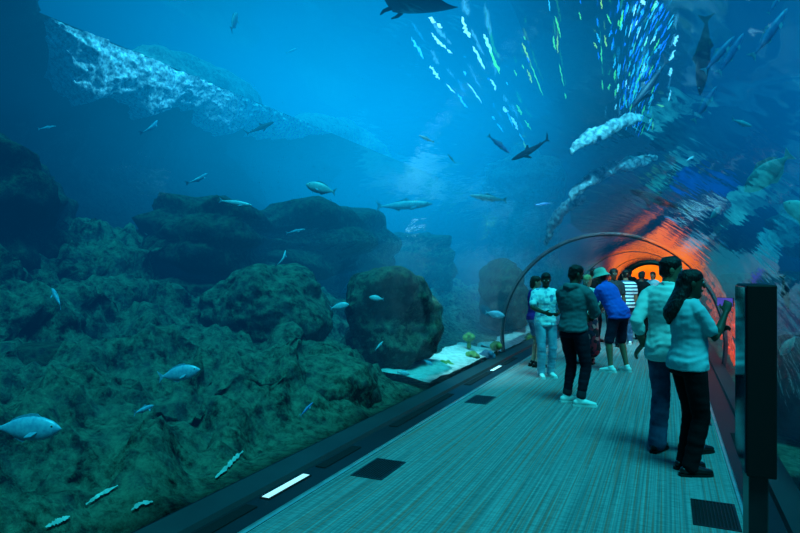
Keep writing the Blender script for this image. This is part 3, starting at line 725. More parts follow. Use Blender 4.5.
# ================================================================== fish
m_fish = mat('fish_silver', (150, 200, 220), (110, 165, 195), scale=14, rough=.35, spec=.7)
m_fish_pale = mat('fish_pale', (205, 232, 240), (165, 205, 220), scale=14, rough=.35, spec=.7)
m_fish_blue = mat('fish_blue', (90, 150, 205), (60, 115, 180), scale=10, rough=.4, spec=.6)
m_fish_dark = mat('fish_dark', (22, 44, 60), (14, 30, 44), scale=8, rough=.5)
m_fish_grey = mat('fish_grey', (235, 245, 240), (190, 215, 215), scale=8, rough=.5)
m_eye = mat('fish_eye', (6, 8, 10), (4, 5, 6), rough=.15, spec=.8)
m_fin = mat('fin_pale', (130, 180, 200), (95, 145, 170), scale=20, rough=.5)
m_pupil_ring = mat('eye_ring', (200, 220, 215), (170, 195, 190), rough=.3)
def fish_root(kind, m, mf, bend=0.0):
    """unit-length fish along +X (head at +.5), upright along Z"""
    t = bpy.data.objects.new('fish', None); COL.objects.link(t); t.empty_display_size = .1
    if kind == 'bream':   prof = [(.5, .012, .008), (.46, .055, .03), (.38, .115, .05), (.25, .165, .062), (.1, .18, .064), (-.05, .165, .056), (-.18, .125, .04), (-.29, .07, .022), (-.36, .036, .012), (-.41, .034, .008)]
    elif kind == 'slim':  prof = [(.5, .008, .006), (.45, .03, .022), (.34, .058, .038), (.18, .075, .046), (0, .078, .045), (-.15, .062, .035), (-.27, .04, .022), (-.36, .02, .011), (-.41, .02, .008)]
    elif kind == 'shark': prof = [(.5, .010, .012), (.45, .032, .04), (.34, .058, .062), (.2, .075, .07), (.05, .075, .066), (-.1, .056, .05), (-.24, .034, .03), (-.35, .02, .017), (-.42, .016, .012)]
    else:                 prof = [(.5, .01, .01), (.44, .09, .03), (.3, .17, .045), (.1, .205, .05), (-.1, .18, .045), (-.25, .11, .03), (-.35, .045, .014), (-.41, .04, .009)]
    def bz(x): return bend*(x-.1)**2*(1 if x < .1 else .2)
    bm = NB(); loft(bm, [(x, bz(x), -.012 if kind != 'shark' else 0) for x, h, w in prof], [(w, h) for x, h, w in prof], Vector((0, 1, 0)), 16)
    obj('fish_body', bm, m, t, True)
    def fin(name, pts, th=.006, mat_=None, y=0, side=False, ang=0):
        bm = NB(); a = []; c = []
        for (x, z) in pts:
            if side:
                a.append(bm.verts.new((x, y*1.0 + math.cos(ang)*z*(1 if y > 0 else -1), -.045 - math.sin(ang)*z + th))); c.append(bm.verts.new((x, y + math.cos(ang)*z*(1 if y > 0 else -1), -.045 - math.sin(ang)*z - th)))
            else:
                a.append(bm.verts.new((x, bz(x)+th, z))); c.append(bm.verts.new((x, bz(x)-th, z)))
        bm.faces.new(a); bm.faces.new(c[::-1]); n = len(pts)
        for k in range(n): bm.faces.new((a[k], a[(k+1) % n], c[(k+1) % n], c[k]))
        return obj(name, bm, mat_ or mf, t)
    if kind == 'bream':
        fin('tail_fin', [(-.385, .03), (-.44, .075), (-.5, .14), (-.475, .05), (-.455, -.01), (-.475, -.07), (-.5, -.15), (-.44, -.09), (-.385, -.045)])
        fin('dorsal_fin', [(.22, .148), (.16, .2), (.05, .205), (-.08, .175), (-.2, .125), (-.24, .085), (-.1, .12), (.05, .15)])
        fin('belly_fin', [(.0, -.17), (-.05, -.215), (-.16, -.16), (-.23, -.095), (-.1, -.14)])
        fin('pectoral_fin', [(.2, .0), (.12, .075), (.03, .09), (.08, .02)], y=.055, side=True, ang=.9); fin('pectoral_fin', [(.2, .0), (.12, .075), (.03, .09), (.08, .02)], y=-.055, side=True, ang=.9)
        ez, ex, ey, er = .035, .385, .042, .02
    elif kind == 'slim':
        fin('tail_fin', [(-.39, .015), (-.44, .05), (-.5, .095), (-.465, .0), (-.5, -.095), (-.44, -.05), (-.39, -.02)])
        fin('dorsal_fin', [(.12, .066), (.05, .115), (-.02, .085), (-.2, .045), (.0, .06)])
        fin('belly_fin', [(-.05, -.08), (-.1, -.115), (-.22, -.055), (-.12, -.065)])
        fin('pectoral_fin', [(.24, .0), (.17, .06), (.1, .065), (.15, .01)], y=.04, side=True, ang=.7); fin('pectoral_fin', [(.24, .0), (.17, .06), (.1, .065), (.15, .01)], y=-.04, side=True, ang=.7)
        ez, ex, ey, er = .008, .42, .025, .012
    elif kind == 'shark':
        fin('tail_fin', [(-.40, .012), (-.46, .08), (-.52, .17), (-.5, .07), (-.465, .0), (-.49, -.075), (-.44, -.04), (-.40, -.014)])
        fin('dorsal_fin', [(.14, .07), (.05, .155), (.02, .15), (.03, .07)])
        fin('dorsal_fin', [(-.22, .034), (-.27, .065), (-.28, .03)])
        fin('pectoral_fin', [(.24, .0), (.12, .15), (.08, .16), (.13, .0)], y=.06, side=True, ang=.45); fin('pectoral_fin', [(.24, .0), (.12, .15), (.08, .16), (.13, .0)], y=-.06, side=True, ang=.45)
        ez, ex, ey, er = .012, .42, .042, .009
    else:
        fin('tail_fin', [(-.39, .03), (-.5, .14), (-.48, 0), (-.5, -.15), (-.39, -.04)])
        fin('dorsal_fin', [(.2, .17), (.02, .27), (-.2, .2), (-.3, .1), (-.1, .16)])
        fin('belly_fin', [(.1, -.19), (-.02, -.28), (-.2, -.2), (-.3, -.09), (-.1, -.17)])
        ez, ex, ey, er = .03, .4, .032, .017
    for s in (-1, 1):
        bm = NB(); ball(bm, (ex, s*ey, ez), (er, er*.5, er), None, 10, 6); e = obj('eye', bm, m_pupil_ring if kind != 'shark' else m_eye, t, True)
        if kind != 'shark': bm = NB(); ball(bm, (ex+.002, s*(ey+er*.3), ez), (er*.6, er*.35, er*.6), None, 8, 6); obj('pupil', bm, m_eye, e, True)
    return t
PROTO = {}
def fish(kind, m, mf, px0, py0, px1, py1, Z, label, dz=0, bend=0, cat='fish', group='silver fish by the left reef', roll=0, name='fish'):
    """a fish whose tail is seen at (px0,py0) and nose at (px1,py1); dz turns its nose nearer or farther"""
    key = (kind, m.name, bend)
    if key in PROTO: t = copy_thing(PROTO[key])
    else: t = fish_root(kind, m, mf, bend); PROTO[key] = t
    t.name = name
    a, b = at(px0, py0, Z-dz/2), at(px1, py1, Z+dz/2); X = (b-a); L = X.length; X.normalize()
    up = Vector((0, 0, 1)) if abs(X.z) < .9 else ray((px0+px1)/2, (py0+py1)/2).normalized().cross(X)
    Yv = up.cross(X).normalized(); Zv = X.cross(Yv)
    M = Matrix((X, Yv, Zv)).transposed().to_4x4()
    t.matrix_world = Matrix.Translation((a+b)/2) @ M @ Matrix.Rotation(roll, 4, 'X') @ Matrix.Scale(L, 4)
    return tag(t, label, cat, group)
F = m_fish; P = m_fish_pale; B = m_fish_blue; Dk = m_fish_dark
fish('bream', F, m_fin, -8, 427, 61, 428, 3.75, 'large silver sea bream swimming by the left edge, the nearest fish')
fish('bream', F, m_fin, 158, 377, 200, 369, 4.9, 'silver bream over the lower left reef, second largest of the fish')
fish('slim', F, m_fin, 134, 413, 154, 405, 4.3, 'thin blue fish turned away just below the second largest bream', .25)
fish('bream', P, m_fin, 330, 308, 349, 304, 7.2, 'pale bream, left of the pair in the middle of the reef')
fish('bream', P, m_fin, 384, 299, 369, 297, 7.2, 'pale bream, right of the pair in the middle of the reef')
fish('bream', P, m_fin, 389, 296, 396, 289, 9.5, 'tiny pale fish just above and right of the pair of bream')
fish('slim', P, m_fin, 375, 350, 383, 341, 7.4, 'small pale fish pointing up below the pair of bream', .1)
fish('bream', P, m_fin, 397, 372, 410, 374, 8.2, 'small pale fish hovering before the dark boulder')
fish('bream', F, m_fin, 424, 360, 433, 365, 9.1, 'small blue fish beside the near end of the white sand')
fish('slim', B, m_fin, 300, 416, 313, 402, 5.95, 'blue fish nosing upward low over the weedy boulder', .1)
fish('bream', P, m_fin, 386, 405, 396, 399, 7.75, 'small greenish pale fish low by the floor sill')
fish('slim', P, m_fin, 219, 200, 252, 205, 7.5, 'slender pale fish over the upper left reef terrace')
fish('bream', P, m_fin, 336, 192, 306, 184, 8.0, 'pale mottled fish heading left in the open blue water', 0)
fish('slim', F, m_fin, 192, 183, 208, 173, 8.5, 'curled silver fish in the dark water under the cliff', .3, .9)
fish('slim', F, m_fin, 286, 233, 305, 229, 7.6, 'slim blue fish above the end of the terrace')
fish('slim', P, m_fin, 281, 266, 286, 250, 7.4, 'small fish diving nose up in front of the terrace', .15, .9)
fish('slim', F, m_fin, 61, 306, 52, 288, 4.9, 'blue fish rising in front of the low ledge at the left', .25)
fish('slim', F, m_fin, 38, 129, 56, 126, 9, 'small grey fish high at the left in front of the cliff')
fish('slim', F, m_fin, 40, 161, 32, 159, 10, 'tiny grey fish below the one high at the left')
fish('slim', F, m_fin, 147, 133, 158, 120, 9.5, 'fish with its tail down beneath the sunlit ledge', .3, .9)
fish('shark', Dk, m_fish_dark, 246, 134, 274, 122, 12.5, 'dark fish silhouetted on the far end of the sunlit ledge', .2)
fish('bream', F, m_fin, 231, 30, 237, 13, 9, 'round fish seen from below at the top left', .25)
fish('slim', F, m_fin, 286, 53, 297, 48, 13, 'faint small fish in the blue right of the round one', .1)
fish('slim', P, m_fin, 434, 142, 419, 135, 10, 'thin bright fish in the brightest blue water')
fish('slim', F, m_fin, 455, 163, 448, 154, 12, 'faint thin fish in front of the tall pale reef peak')
fish('slim', B, m_fin, 488, 135, 510, 153, 11, 'faint blue fish slanting behind the dark shark', 0)
fish('slim', P, m_fin, 507, 200, 470, 195, 10.5, 'long pale fish swimming left above the glass rib')
fish('slim', B, m_fin, 552, 203, 534, 205, 12, 'little dark fish to the right of the long pale one')
fish('slim', P, m_fin, 376, 206, 432, 203, 12.5, 'faint large fish low in the blue water, left of the long pale one')
fish('bream', F, m_fin, 485, 312, 505, 316, 10.8, 'plump blue fish over the white sand')
fish('shark', Dk, m_fish_dark, 551, 140, 512, 160, 11, 'dark shark swimming left below the daylight glints', .3, .6, 'shark', 'sharks over the tunnel', 0, 'shark')
fish('shark', Dk, m_fish_dark, 690, 212, 630, 190, 10, 'long dark shark over the right side of the tunnel', .2, 0, 'shark', 'sharks over the tunnel', 0, 'shark')
fish('shark', Dk, m_fish_dark, 668, 62, 632, 108, 10, 'dark shark among the shower of glints', .2, .6, 'shark', 'sharks over the tunnel', 0, 'shark')
fish('slim', Dk, m_fish_dark, 706, 14, 699, 95, 9, 'dark long fish hanging head down at the upper right', 0, 0, 'fish', 'long fish above the right side')
fish('slim', B, m_fin, 703, 72, 734, 36, 7.5, 'blue long fish beside the dark hanging one', 0, 0, 'fish', 'long fish above the right side')
fish('slim', B, m_fin, 718, 74, 743, 33, 8.5, 'blue long fish with a bright nose, farthest right of the pair', 0, 0, 'fish', 'long fish above the right side')
fish('slim', B, m_fin, 693, 122, 716, 86, 7.5, 'blue long fish below the pair, pointing up to the right', 0, 0, 'fish', 'long fish above the right side')
fish('slim', B, m_fin, 751, 58, 787, 8, 7, 'longest thin fish near the top right corner', 0, 0, 'fish', 'long fish above the right side')
fish('slim', B, m_fin, 768, 14, 781, -6, 8, 'thin fish cut off by the top edge at the right', 0, 0, 'fish', 'long fish above the right side')
fish('slim', P, m_fin, 732, 119, 752, 126, 9, 'small shiny fish in the open water at the right', .2, 0, 'fish', 'fish right of the tunnel')
fish('flat', m_fish_grey, m_fish_grey, 791, 153, 744, 191, 6.5, 'pale broad fish with a dark tail at the right', .4, 0, 'fish', 'fish right of the tunnel')
fish('flat', m_fish_grey, m_fish_grey, 830, 225, 784, 202, 6, 'pale broad fish cut off by the right edge', .2, 0, 'fish', 'fish right of the tunnel')
fish('slim', Dk, m_fish_dark, 677, 160, 669, 184, 12, 'small dark fish above the long shark', .1, 0, 'fish', 'fish right of the tunnel')
fish('slim', Dk, m_fish_dark, 716, 206, 703, 209, 9, 'short dark fish right of the long shark tail', 0, 0, 'fish', 'fish right of the tunnel')
fish('bream', P, m_fin, 709, 219, 721, 207, 9.5, 'small pale fish touching the short dark one', .1, 0, 'fish', 'fish right of the tunnel')
fish('slim', P, m_fin, 686, 161, 694, 156, 11, 'bright little fish above the end of the long pale arc', .1, 0, 'fish', 'fish right of the tunnel')
fish('slim', B, m_fin, 682, 226, 664, 216, 11, 'blue fish parallel to and below the long shark', 0, 0, 'fish', 'fish right of the tunnel')
fish('slim', B, m_fin, 733, 252, 716, 238, 9, 'dark blue fish slanting above the black panel', 0, 0, 'fish', 'fish right of the tunnel')
fish('bream', m_fish_grey, m_fin, 796, 335, 780, 355, 5.5, 'grey striped fish close to the right glass', .1, 0, 'fish', 'fish right of the tunnel')
fish('slim', Dk, m_fish_dark, 782, 275, 788, 310, 6, 'dark fish hanging head down behind the right glass', .1, 0, 'fish', 'fish right of the tunnel')

# ---- manta ray gliding over the top
def ray_fish(px, py, Z, span, rz, label):
    t = empty('manta_ray', at(px, py, Z), rz, label, 'ray'); bm = NB()
    n = 24; top = []; bot = []
    for i in range(n+1):
        u = -1+2*i/n; a = abs(u); lead = .34*(1-a)**.8-.10*a**2; trail = -.30*(1-a**1.3)-.12*a**2+.02
        z = .16*a**2; th = .075*(1-a)**.8+.006; rt = []; rb = []
        for k in range(9):
            f = k/8; y = trail+(lead-trail)*f; pr = math.sin(PI*min(.98, max(.02, f)))**.7
            rt.append(bm.verts.new((u*span/2, y*span*.8, (z+th*pr)*span*.5))); rb.append(bm.verts.new((u*span/2, y*span*.8, (z-th*pr)*span*.5)))
        top.append(rt); bot.append(rb)
    for i in range(n):
        for k in range(8):
            bm.faces.new((top[i][k], top[i+1][k], top[i+1][k+1], top[i][k+1])); bm.faces.new((bot[i][k], bot[i][k+1], bot[i+1][k+1], bot[i+1][k]))
        bm.faces.new((top[i][0], bot[i][0], bot[i+1][0], top[i+1][0])); bm.faces.new((top[i][8], top[i+1][8], bot[i+1][8], bot[i][8]))
    for i in (0, n):
        for k in range(8): bm.faces.new((top[i][k], top[i][k+1], bot[i][k+1], bot[i][k]))
    obj('wings', bm, m_fish_dark, t, True)
    bm = NB(); loft(bm, [(0, -.2*span, 0), (0, -.45*span, .01), (0, -.8*span, .03)], [.02*span, .008*span, .003*span], n=8); obj('tail', bm, m_fish_dark, t, True)
    for s in (-1, 1):
        bm = NB(); loft(bm, [(s*.07*span, .24*span, 0), (s*.085*span, .31*span, -.01), (s*.07*span, .37*span, -.02)], [.02*span, .016*span, .008*span], n=8); obj('head_fin', bm, m_fish_dark, t, True)
    return t
ray_fish(414, 2, 8.0, 1.5, ANG+.75, 'dark ray gliding overhead, cut off by the top edge')
# ================================================================== black information panel on a post
t = empty('information_panel', (.359, 3.14, 0), 0, 'tall black information panel on a post at the right edge of the carpet', 'panel')
m_blk = mat('panel_black', (9, 8, 10), (6, 6, 7), rough=.6)
m_blk2 = mat('panel_post', (24, 32, 36), (16, 22, 26), rough=.35, spec=.5)
m_glassy = mat('panel_screen', (30, 60, 78), (18, 42, 60), scale=2, rough=.08, spec=1)
bm = NB(); box(bm, -.054, .058, -.21, .21, .78, 1.595); bevel(bm, .006, 2); obj('panel_case', bm, m_blk, t)
bm = NB(); box(bm, -.060, -.0545, -.20, .20, .79, 1.585); bevel(bm, .002, 1); obj('glass_face', bm, m_glassy, t)
bm = NB(); box(bm, -.042, .032, -.17, .05, .006, .78); bevel(bm, .004, 1); obj('post', bm, m_blk2, t)
bm = NB(); box(bm, -.055, .048, -.19, .10, .0005, .006); bevel(bm, .001, 1); obj('base_plate', bm, m_blk2, t)

# ================================================================== people
SK_D = mat('skin_dark', (92, 62, 48), (78, 52, 40), scale=6, rough=.55)
SK_M = mat('skin_brown', (150, 105, 82), (132, 92, 70), scale=6, rough=.55)
SK_L = mat('skin_light', (205, 160, 135), (185, 142, 118), scale=6, rough=.55)
HAIR = mat('hair_black', (16, 13, 12), (8, 7, 7), scale=40, rough=.5, bump=.6, bscale=90, stretch=(1, 1, .2))
HAIR_BL = mat('hair_blond', (205, 190, 130), (160, 140, 90), scale=40, rough=.5, bump=.6, bscale=90, stretch=(1, 1, .2))
HAIR_BR = mat('hair_brown', (58, 40, 30), (36, 26, 20), scale=40, rough=.5, bump=.6, bscale=90, stretch=(1, 1, .2))
def cloth(name, c, c2=None, **k): return mat(name, c, c2, scale=k.get('scale', 5), rough=.9, bump=k.get('bump', .35), bscale=k.get('bscale', 14), spec=.1)
C_HOOD = cloth('grey_hoodie', (88, 108, 112), (70, 90, 96)); C_DENIM_D = cloth('dark_denim', (26, 30, 42), (16, 19, 30))
C_WHITE = cloth('white_cotton', (232, 232, 226), (208, 210, 206)); C_DENIM = cloth('mid_denim', (84, 106, 136), (44, 60, 84), scale=7); C_TEE = cloth('pale_teal_tee', (158, 190, 196), (140, 174, 182))
C_BLACK = cloth('black_cloth', (20, 20, 24), (12, 12, 15)); C_BLUE = cloth('royal_blue_polo', (58, 98, 200), (42, 78, 175)); C_NAVY = cloth('navy_shorts', (34, 44, 62), (24, 32, 48))
C_LJEAN = cloth('pale_denim', (160, 185, 200), (120, 150, 172), scale=9); C_PURPLE = cloth('purple_top', (92, 48, 130), (70, 34, 108)); C_SHORTS = cloth('denim_shorts', (105, 135, 165), (78, 108, 140)); C_GREY = cloth('charcoal_cloth', (48, 54, 60), (34, 40, 46))
SHOE_W = mat('white_canvas', (236, 236, 230), (215, 216, 212), rough=.7); SHOE_B = mat('black_leather', (18, 16, 16), (10, 9, 9), rough=.35, spec=.5); SOLE_W = mat('white_sole', (240, 240, 236), rough=.6); SOLE_B = mat('dark_sole', (14, 13, 13), rough=.7)
EYE_W = mat('eye_white', (230, 230, 225), rough=.3); EYE_P = mat('eye_dark', (14, 10, 8), rough=.2); LIP = mat('lip', (120, 70, 62), (105, 60, 54), rough=.5)
HATM = mat('bucket_hat_cotton', (188, 190, 170), (165, 168, 150), rough=.9, bump=.3)
# patterned cloths
def banded(name, a, b, freq, axis='Z', duty=.5):
    m = bpy.data.materials.new(name); nt = NT(m); out = nt.n('ShaderNodeOutputMaterial'); p = nt.n('ShaderNodeBsdfPrincipled'); p.inputs['Roughness'].default_value = .9
    nt.l(p.outputs[0], out.inputs[0]); tc = nt.n('ShaderNodeTexCoord'); s = nt.n('ShaderNodeSeparateXYZ'); nt.l(tc.outputs['Object'], s.inputs[0])
    mu = nt.n('ShaderNodeMath', operation='MULTIPLY'); mu.inputs[1].default_value = freq; nt.l(s.outputs[axis], mu.inputs[0])
    fr = nt.n('ShaderNodeMath', operation='FRACT'); nt.l(mu.outputs[0], fr.inputs[0]); gt = nt.n('ShaderNodeMath', operation='GREATER_THAN'); gt.inputs[1].default_value = duty; nt.l(fr.outputs[0], gt.inputs[0])
    mx = nt.n('ShaderNodeMix', data_type='RGBA'); mx.inputs['A'].default_value = (*lin(a), 1); mx.inputs['B'].default_value = (*lin(b), 1); nt.l(gt.outputs[0], mx.inputs['Factor']); nt.l(mx.outputs['Result'], p.inputs['Base Color'])
    return m
C_STRIPE = banded('striped_jersey', (215, 222, 225), (40, 62, 92), 13, 'Z', .55)
def blotchy(name, cols, scale):
    m = bpy.data.materials.new(name); nt = NT(m); out = nt.n('ShaderNodeOutputMaterial'); p = nt.n('ShaderNodeBsdfPrincipled'); p.inputs['Roughness'].default_value = .9
    nt.l(p.outputs[0], out.inputs[0]); tc = nt.n('ShaderNodeTexCoord'); v = nt.n('ShaderNodeTexVoronoi'); v.inputs['Scale'].default_value = scale; nt.l(tc.outputs['Object'], v.inputs[0])
    s = nt.n('ShaderNodeSeparateColor'); nt.l(v.outputs['Color'], s.inputs[0]); r = ramp(nt, cols); r.color_ramp.interpolation = 'CONSTANT'; nt.l(s.outputs[0], r.inputs[0]); nt.l(r.outputs[0], p.inputs['Base Color']); return m
C_FLORAL = blotchy('floral_skirt', [(0, (30, 20, 34)), (.4, (170, 40, 60)), (.62, (40, 34, 60)), (.8, (200, 120, 120))], 16)
C_PATT = blotchy('patterned_shirt', [(0, (225, 230, 232)), (.5, (170, 195, 210)), (.75, (235, 238, 238)), (.9, (110, 150, 180))], 20)

def ik(a, c, l1, l2, hint):
    a = Vector(a); c = Vector(c); d = c-a; L = d.length
    if L > (l1+l2)*.998: c = a + d.normalized()*(l1+l2)*.998; d = c-a; L = d.length
    x = (l1*l1-l2*l2+L*L)/(2*L); h = math.sqrt(max(0, l1*l1-x*x)); u = d/L
    hv = Vector(hint); hv = hv-u*hv.dot(u); hv = hv.normalized() if hv.length > 1e-5 else u.orthogonal().normalized()
    return a+u*x+hv*h, c
def add_hand(bm, wrist, fdir, palm_n, s, side, curl=.5, thin=False):
    """palm, four fingers and a thumb; fdir along the fingers, palm_n out of the palm; side +1 right hand, -1 left"""
    f = fdir.normalized(); n = (palm_n-f*palm_n.dot(f)).normalized(); w = f.cross(n)*side       # w points to the thumb side
    k = s
    loft(bm, [wrist-f*.01*k, wrist+f*.03*k, wrist+f*.07*k, wrist+f*.095*k], [(.026*k, .02*k), (.036*k, .018*k), (.041*k, .016*k), (.038*k, .013*k)], w, 12)
    for i, (o, L) in enumerate([(.029, .072), (.0105, .080), (-.0085, .074), (-.027, .058)]):
        b = wrist+f*.09*k+w*o*k; c = curl*(.85+.12*i)
        d1 = (f*math.cos(c)+n*math.sin(c)); d2 = (f*math.cos(c*2.1)+n*math.sin(c*2.1)); d3 = (f*math.cos(c*2.9)+n*math.sin(c*2.9)); L *= k
        loft(bm, [b-f*.015*k, b+d1*L*.42, b+d1*L*.42+d2*L*.33, b+d1*L*.42+d2*L*.33+d3*L*.22], [.0098*k, .0092*k, .0086*k, .0072*k], w, 8)
    tb = wrist+f*.028*k+w*.028*k; d1 = (f*.62+w*.72+n*.3).normalized(); d2 = (f*.8+w*.25+n*.55).normalized()
    loft(bm, [tb-d1*.012*k, tb+d1*.036*k, tb+d1*.036*k+d2*.032*k], [.0125*k, .0105*k, .0085*k], n, 8)

def person(label, loc, yaw, H=1.75, lean=0, side_lean=0, head=(0, 0), tilt=0, feet=None, hands=None, elbows=None, curl=(.5, .5), hand_dir=None, palm=None,
           skin=None, shirt=None, sleeve='short', hem=.90, soff=.014, legs=None, leg_end='ankle', loff=.016, shoe=None, sole=None, sock=None, hair=None, hairm=None, hat=None,
           vox=.009, bulk=1.0, female=False, skirt=None, collar=False, hood=False, pocket=False, cuff=False, group=None, belly=0, sleeve_w=1.0, waist_band=None):
    k = H/1.75
    t = empty('person', loc, yaw, label, 'person', group)
    V = lambda x, y, z: Vector((x, y, z))*k
    piv = V(0, 0, .96); cl, sl = math.cos(lean), math.sin(lean); cs, ss = math.cos(side_lean), math.sin(side_lean)
    def up(p):                                   # bend the upper body at the hips, more towards the top
        d = p-piv
        if d.z < -.1*k: return p
        w_ = min(1, max(0, (d.z/k+.1)/.28)); a, b = lean*w_, side_lean*w_
        y = d.y*math.cos(a)+d.z*math.sin(a); z = -d.y*math.sin(a)+d.z*math.cos(a); x = d.x*math.cos(b)+z*math.sin(b); z = -d.x*math.sin(b)+z*math.cos(b)
        return piv+Vector((x, y, z))
    X = Vector((1, 0, 0))
    sh_w = .175 if not female else .155; hipw = .098 if female else .092
    tors = [(.80, .158, .112, -.004), (.88, .160 if not female else .166, .116, -.008), (.96, .160 if not female else .164, .118, -.012), (1.06, .146 if not female else .136, .104, .002), (1.16, .144 if not female else .126, .102, .008), (1.28, .166 if not female else .148, .116, .006), (1.37, .176 if not female else .155, .108, 0), (1.43, .150 if not female else .135, .085, -.006), (1.475, .085, .066, -.006)]
    def torso(bm, off, z0, z1, flare=0, extra=0):
        P_, R2 = [], []
        zs = sorted(set([z0]+[q[0] for q in tors if z0 < q[0] < z1]+[z1]))
        for z in zs:
            for a, b in zip(tors, tors[1:]):
                if a[0] <= z <= b[0]:
                    f = (z-a[0])/(b[0]-a[0]); q = [a[i]+(b[i]-a[i])*f for i in range(4)]; break
            else: q = list(tors[0]) if z < tors[0][0] else list(tors[-1])
            fl = flare*max(0, (1.12-z)/.25); bl = belly*math.exp(-((z-1.08)/.13)**2)
            P_.append(up(V(0, q[3]+bl*.5, z))); R2.append(((q[1]*bulk+off+fl)*k, (q[2]*bulk+off+fl+bl*.5)*k))
        loft(bm, P_, R2, X, 20, True, (.12, .5))
    # skeleton
    feet = feet or ((-.10, 0, 8), (.10, .03, -8)); hip = [V(-hipw, 0, .92), V(hipw, 0, .92)]
    ank, kne, toe = [], [], []
    for i in (0, 1):
        fx, fy, fa = feet[i]; a = V(fx, fy, .085); th = R_(fa); fwd = Vector((-math.sin(th), math.cos(th), 0))
        kn, a2 = ik(hip[i], a, .435*k, .415*k, (fwd.x*.9, 1, 0)); ank.append(a2); kne.append(kn); toe.append(fwd)
    sho = [up(V(-sh_w, -.005, 1.415)), up(V(sh_w, -.005, 1.415))]
    hands = hands or (None, None); elbows = elbows or (None, None); elb, wri = [], []
    for i in (0, 1):
        s = -1 if i == 0 else 1; h = hands[i]
        h = V(s*.25, .03, .87) if h is None else V(*h)
        el, w_ = ik(sho[i], h, .285*k, .25*k, elbows[i] or (s*.5, -1, -.2)); elb.append(el); wri.append(w_)
    hy, hp = head; nb = up(V(0, -.008, 1.47)); nt_ = up(V(0, .018, 1.555))
    Rh = Euler((0, 0, hy)).to_matrix() @ Euler((-lean*.55-hp, 0, 0)).to_matrix() @ Euler((0, tilt, 0)).to_matrix()
    hc = nt_ + Vector((0, .012, .075))*k + Vector((math.sin(-hy)*.01, 0, 0))
    HP = lambda x, y, z: hc + (Rh @ Vector((x, y, z)))*k
    # ---- body: one continuous surface
    bm = NB(); torso(bm, 0, .88, 1.475)
    loft(bm, [nb-Vector((0, 0, .02))*k, (nb+nt_)/2, nt_+Vector((0, .004, .02))*k], [.062*k*(.85 if female else 1), .054*k*(.85 if female else 1), .056*k*(.88 if female else 1)], X, 14)
    hs = [(-.112, .030, .028, .060), (-.095, .045, .050, .040), (-.065, .058, .074, .018), (-.03, .066, .088, .006), (.01, .072, .096, 0), (.05, .075, .098, -.004), (.078, .068, .089, -.007), (.100, .050, .066, -.010)]
    loft(bm, [HP(0, q[3], q[0]) for q in hs], [(q[1]*k, q[2]*k) for q in hs], Rh @ X, 18, True, (.6, .36))
    loft(bm, [HP(0, .086, .012), HP(0, .106, -.022), HP(0, .104, -.034)], [(.009*k, .009*k), (.014*k, .014*k), (.017*k, .009*k)], Rh @ X, 10)       # nose
    loft(bm, [HP(-.018, .086, -.062), HP(.018, .086, -.062)], [.009*k, .009*k], Vector((0, 0, 1)), 8)                                               # mouth
    for s in (-1, 1):
        ball(bm, HP(s*.075, -.008, -.005), (.010*k, .020*k, .031*k), Rh, 10, 8)                                                                     # ears
        ball(bm, HP(s*.030, .078, .03), (.026*k, .014*k, .009*k), Rh, 8, 6)
    for i in (0, 1):
        s = -1 if i == 0 else 1; fem = .86 if female else 1.0
        loft(bm, [sho[i]+(nb-sho[i])*.18, sho[i]+(elb[i]-sho[i])*.08, sho[i]+(elb[i]-sho[i])*.45, elb[i], elb[i]+(wri[i]-elb[i])*.3, elb[i]+(wri[i]-elb[i])*.75, wri[i]],
             [r*k*fem for r in (.055, .056, .049, .040, .043, .032, .026)], X, 14)
        fd = (wri[i]-elb[i]).normalized() if not (hand_dir and hand_dir[i]) else Vector(hand_dir[i]).normalized()
        pn = Vector((-s, .15, 0)) if not (palm and palm[i]) else Vector(palm[i])
        add_hand(bm, wri[i], fd, pn, k*(.92 if female else 1), s, curl[i])
        loft(bm, [hip[i]+Vector((0, 0, .0))*k, hip[i]+(kne[i]-hip[i])*.12, hip[i]+(kne[i]-hip[i])*.5, kne[i], kne[i]+(ank[i]-kne[i])*.28, kne[i]+(ank[i]-kne[i])*.7, ank[i]],
             [r*k for r in (.088, .090, .074, .056, .057, .042, .037)], X, 14)
        loft(bm, [ank[i]-toe[i]*.03*k-Vector((0, 0, .045))*k, ank[i]+toe[i]*.05*k-Vector((0, 0, .048))*k, ank[i]+toe[i]*.13*k-Vector((0, 0, .058))*k], [(.034*k, .034*k), (.038*k, .03*k), (.036*k, .018*k)], toe[i].cross(Vector((0, 0, 1))), 12)
    mesh_obj('body', remesh(bm, vox*k, 2), skin, t)
    # ---- eyes
    for s in (-1, 1):
        bm = NB(); ball(bm, HP(s*.031, .083, .012), .0115*k, None, 10, 8); e = obj('eye', bm, EYE_W, t, True)
        bm = NB(); ball(bm, HP(s*.031, .0915, .012), .0058*k, None, 8, 6); obj('pupil', bm, EYE_P, e, True)
    bm = NB(); loft(bm, [HP(-.020, .0925, -.062), HP(0, .0955, -.063), HP(.020, .0925, -.062)], [.0045*k]*3, Vector((0, 0, 1)), 8); obj('lips', bm, LIP, t, True)
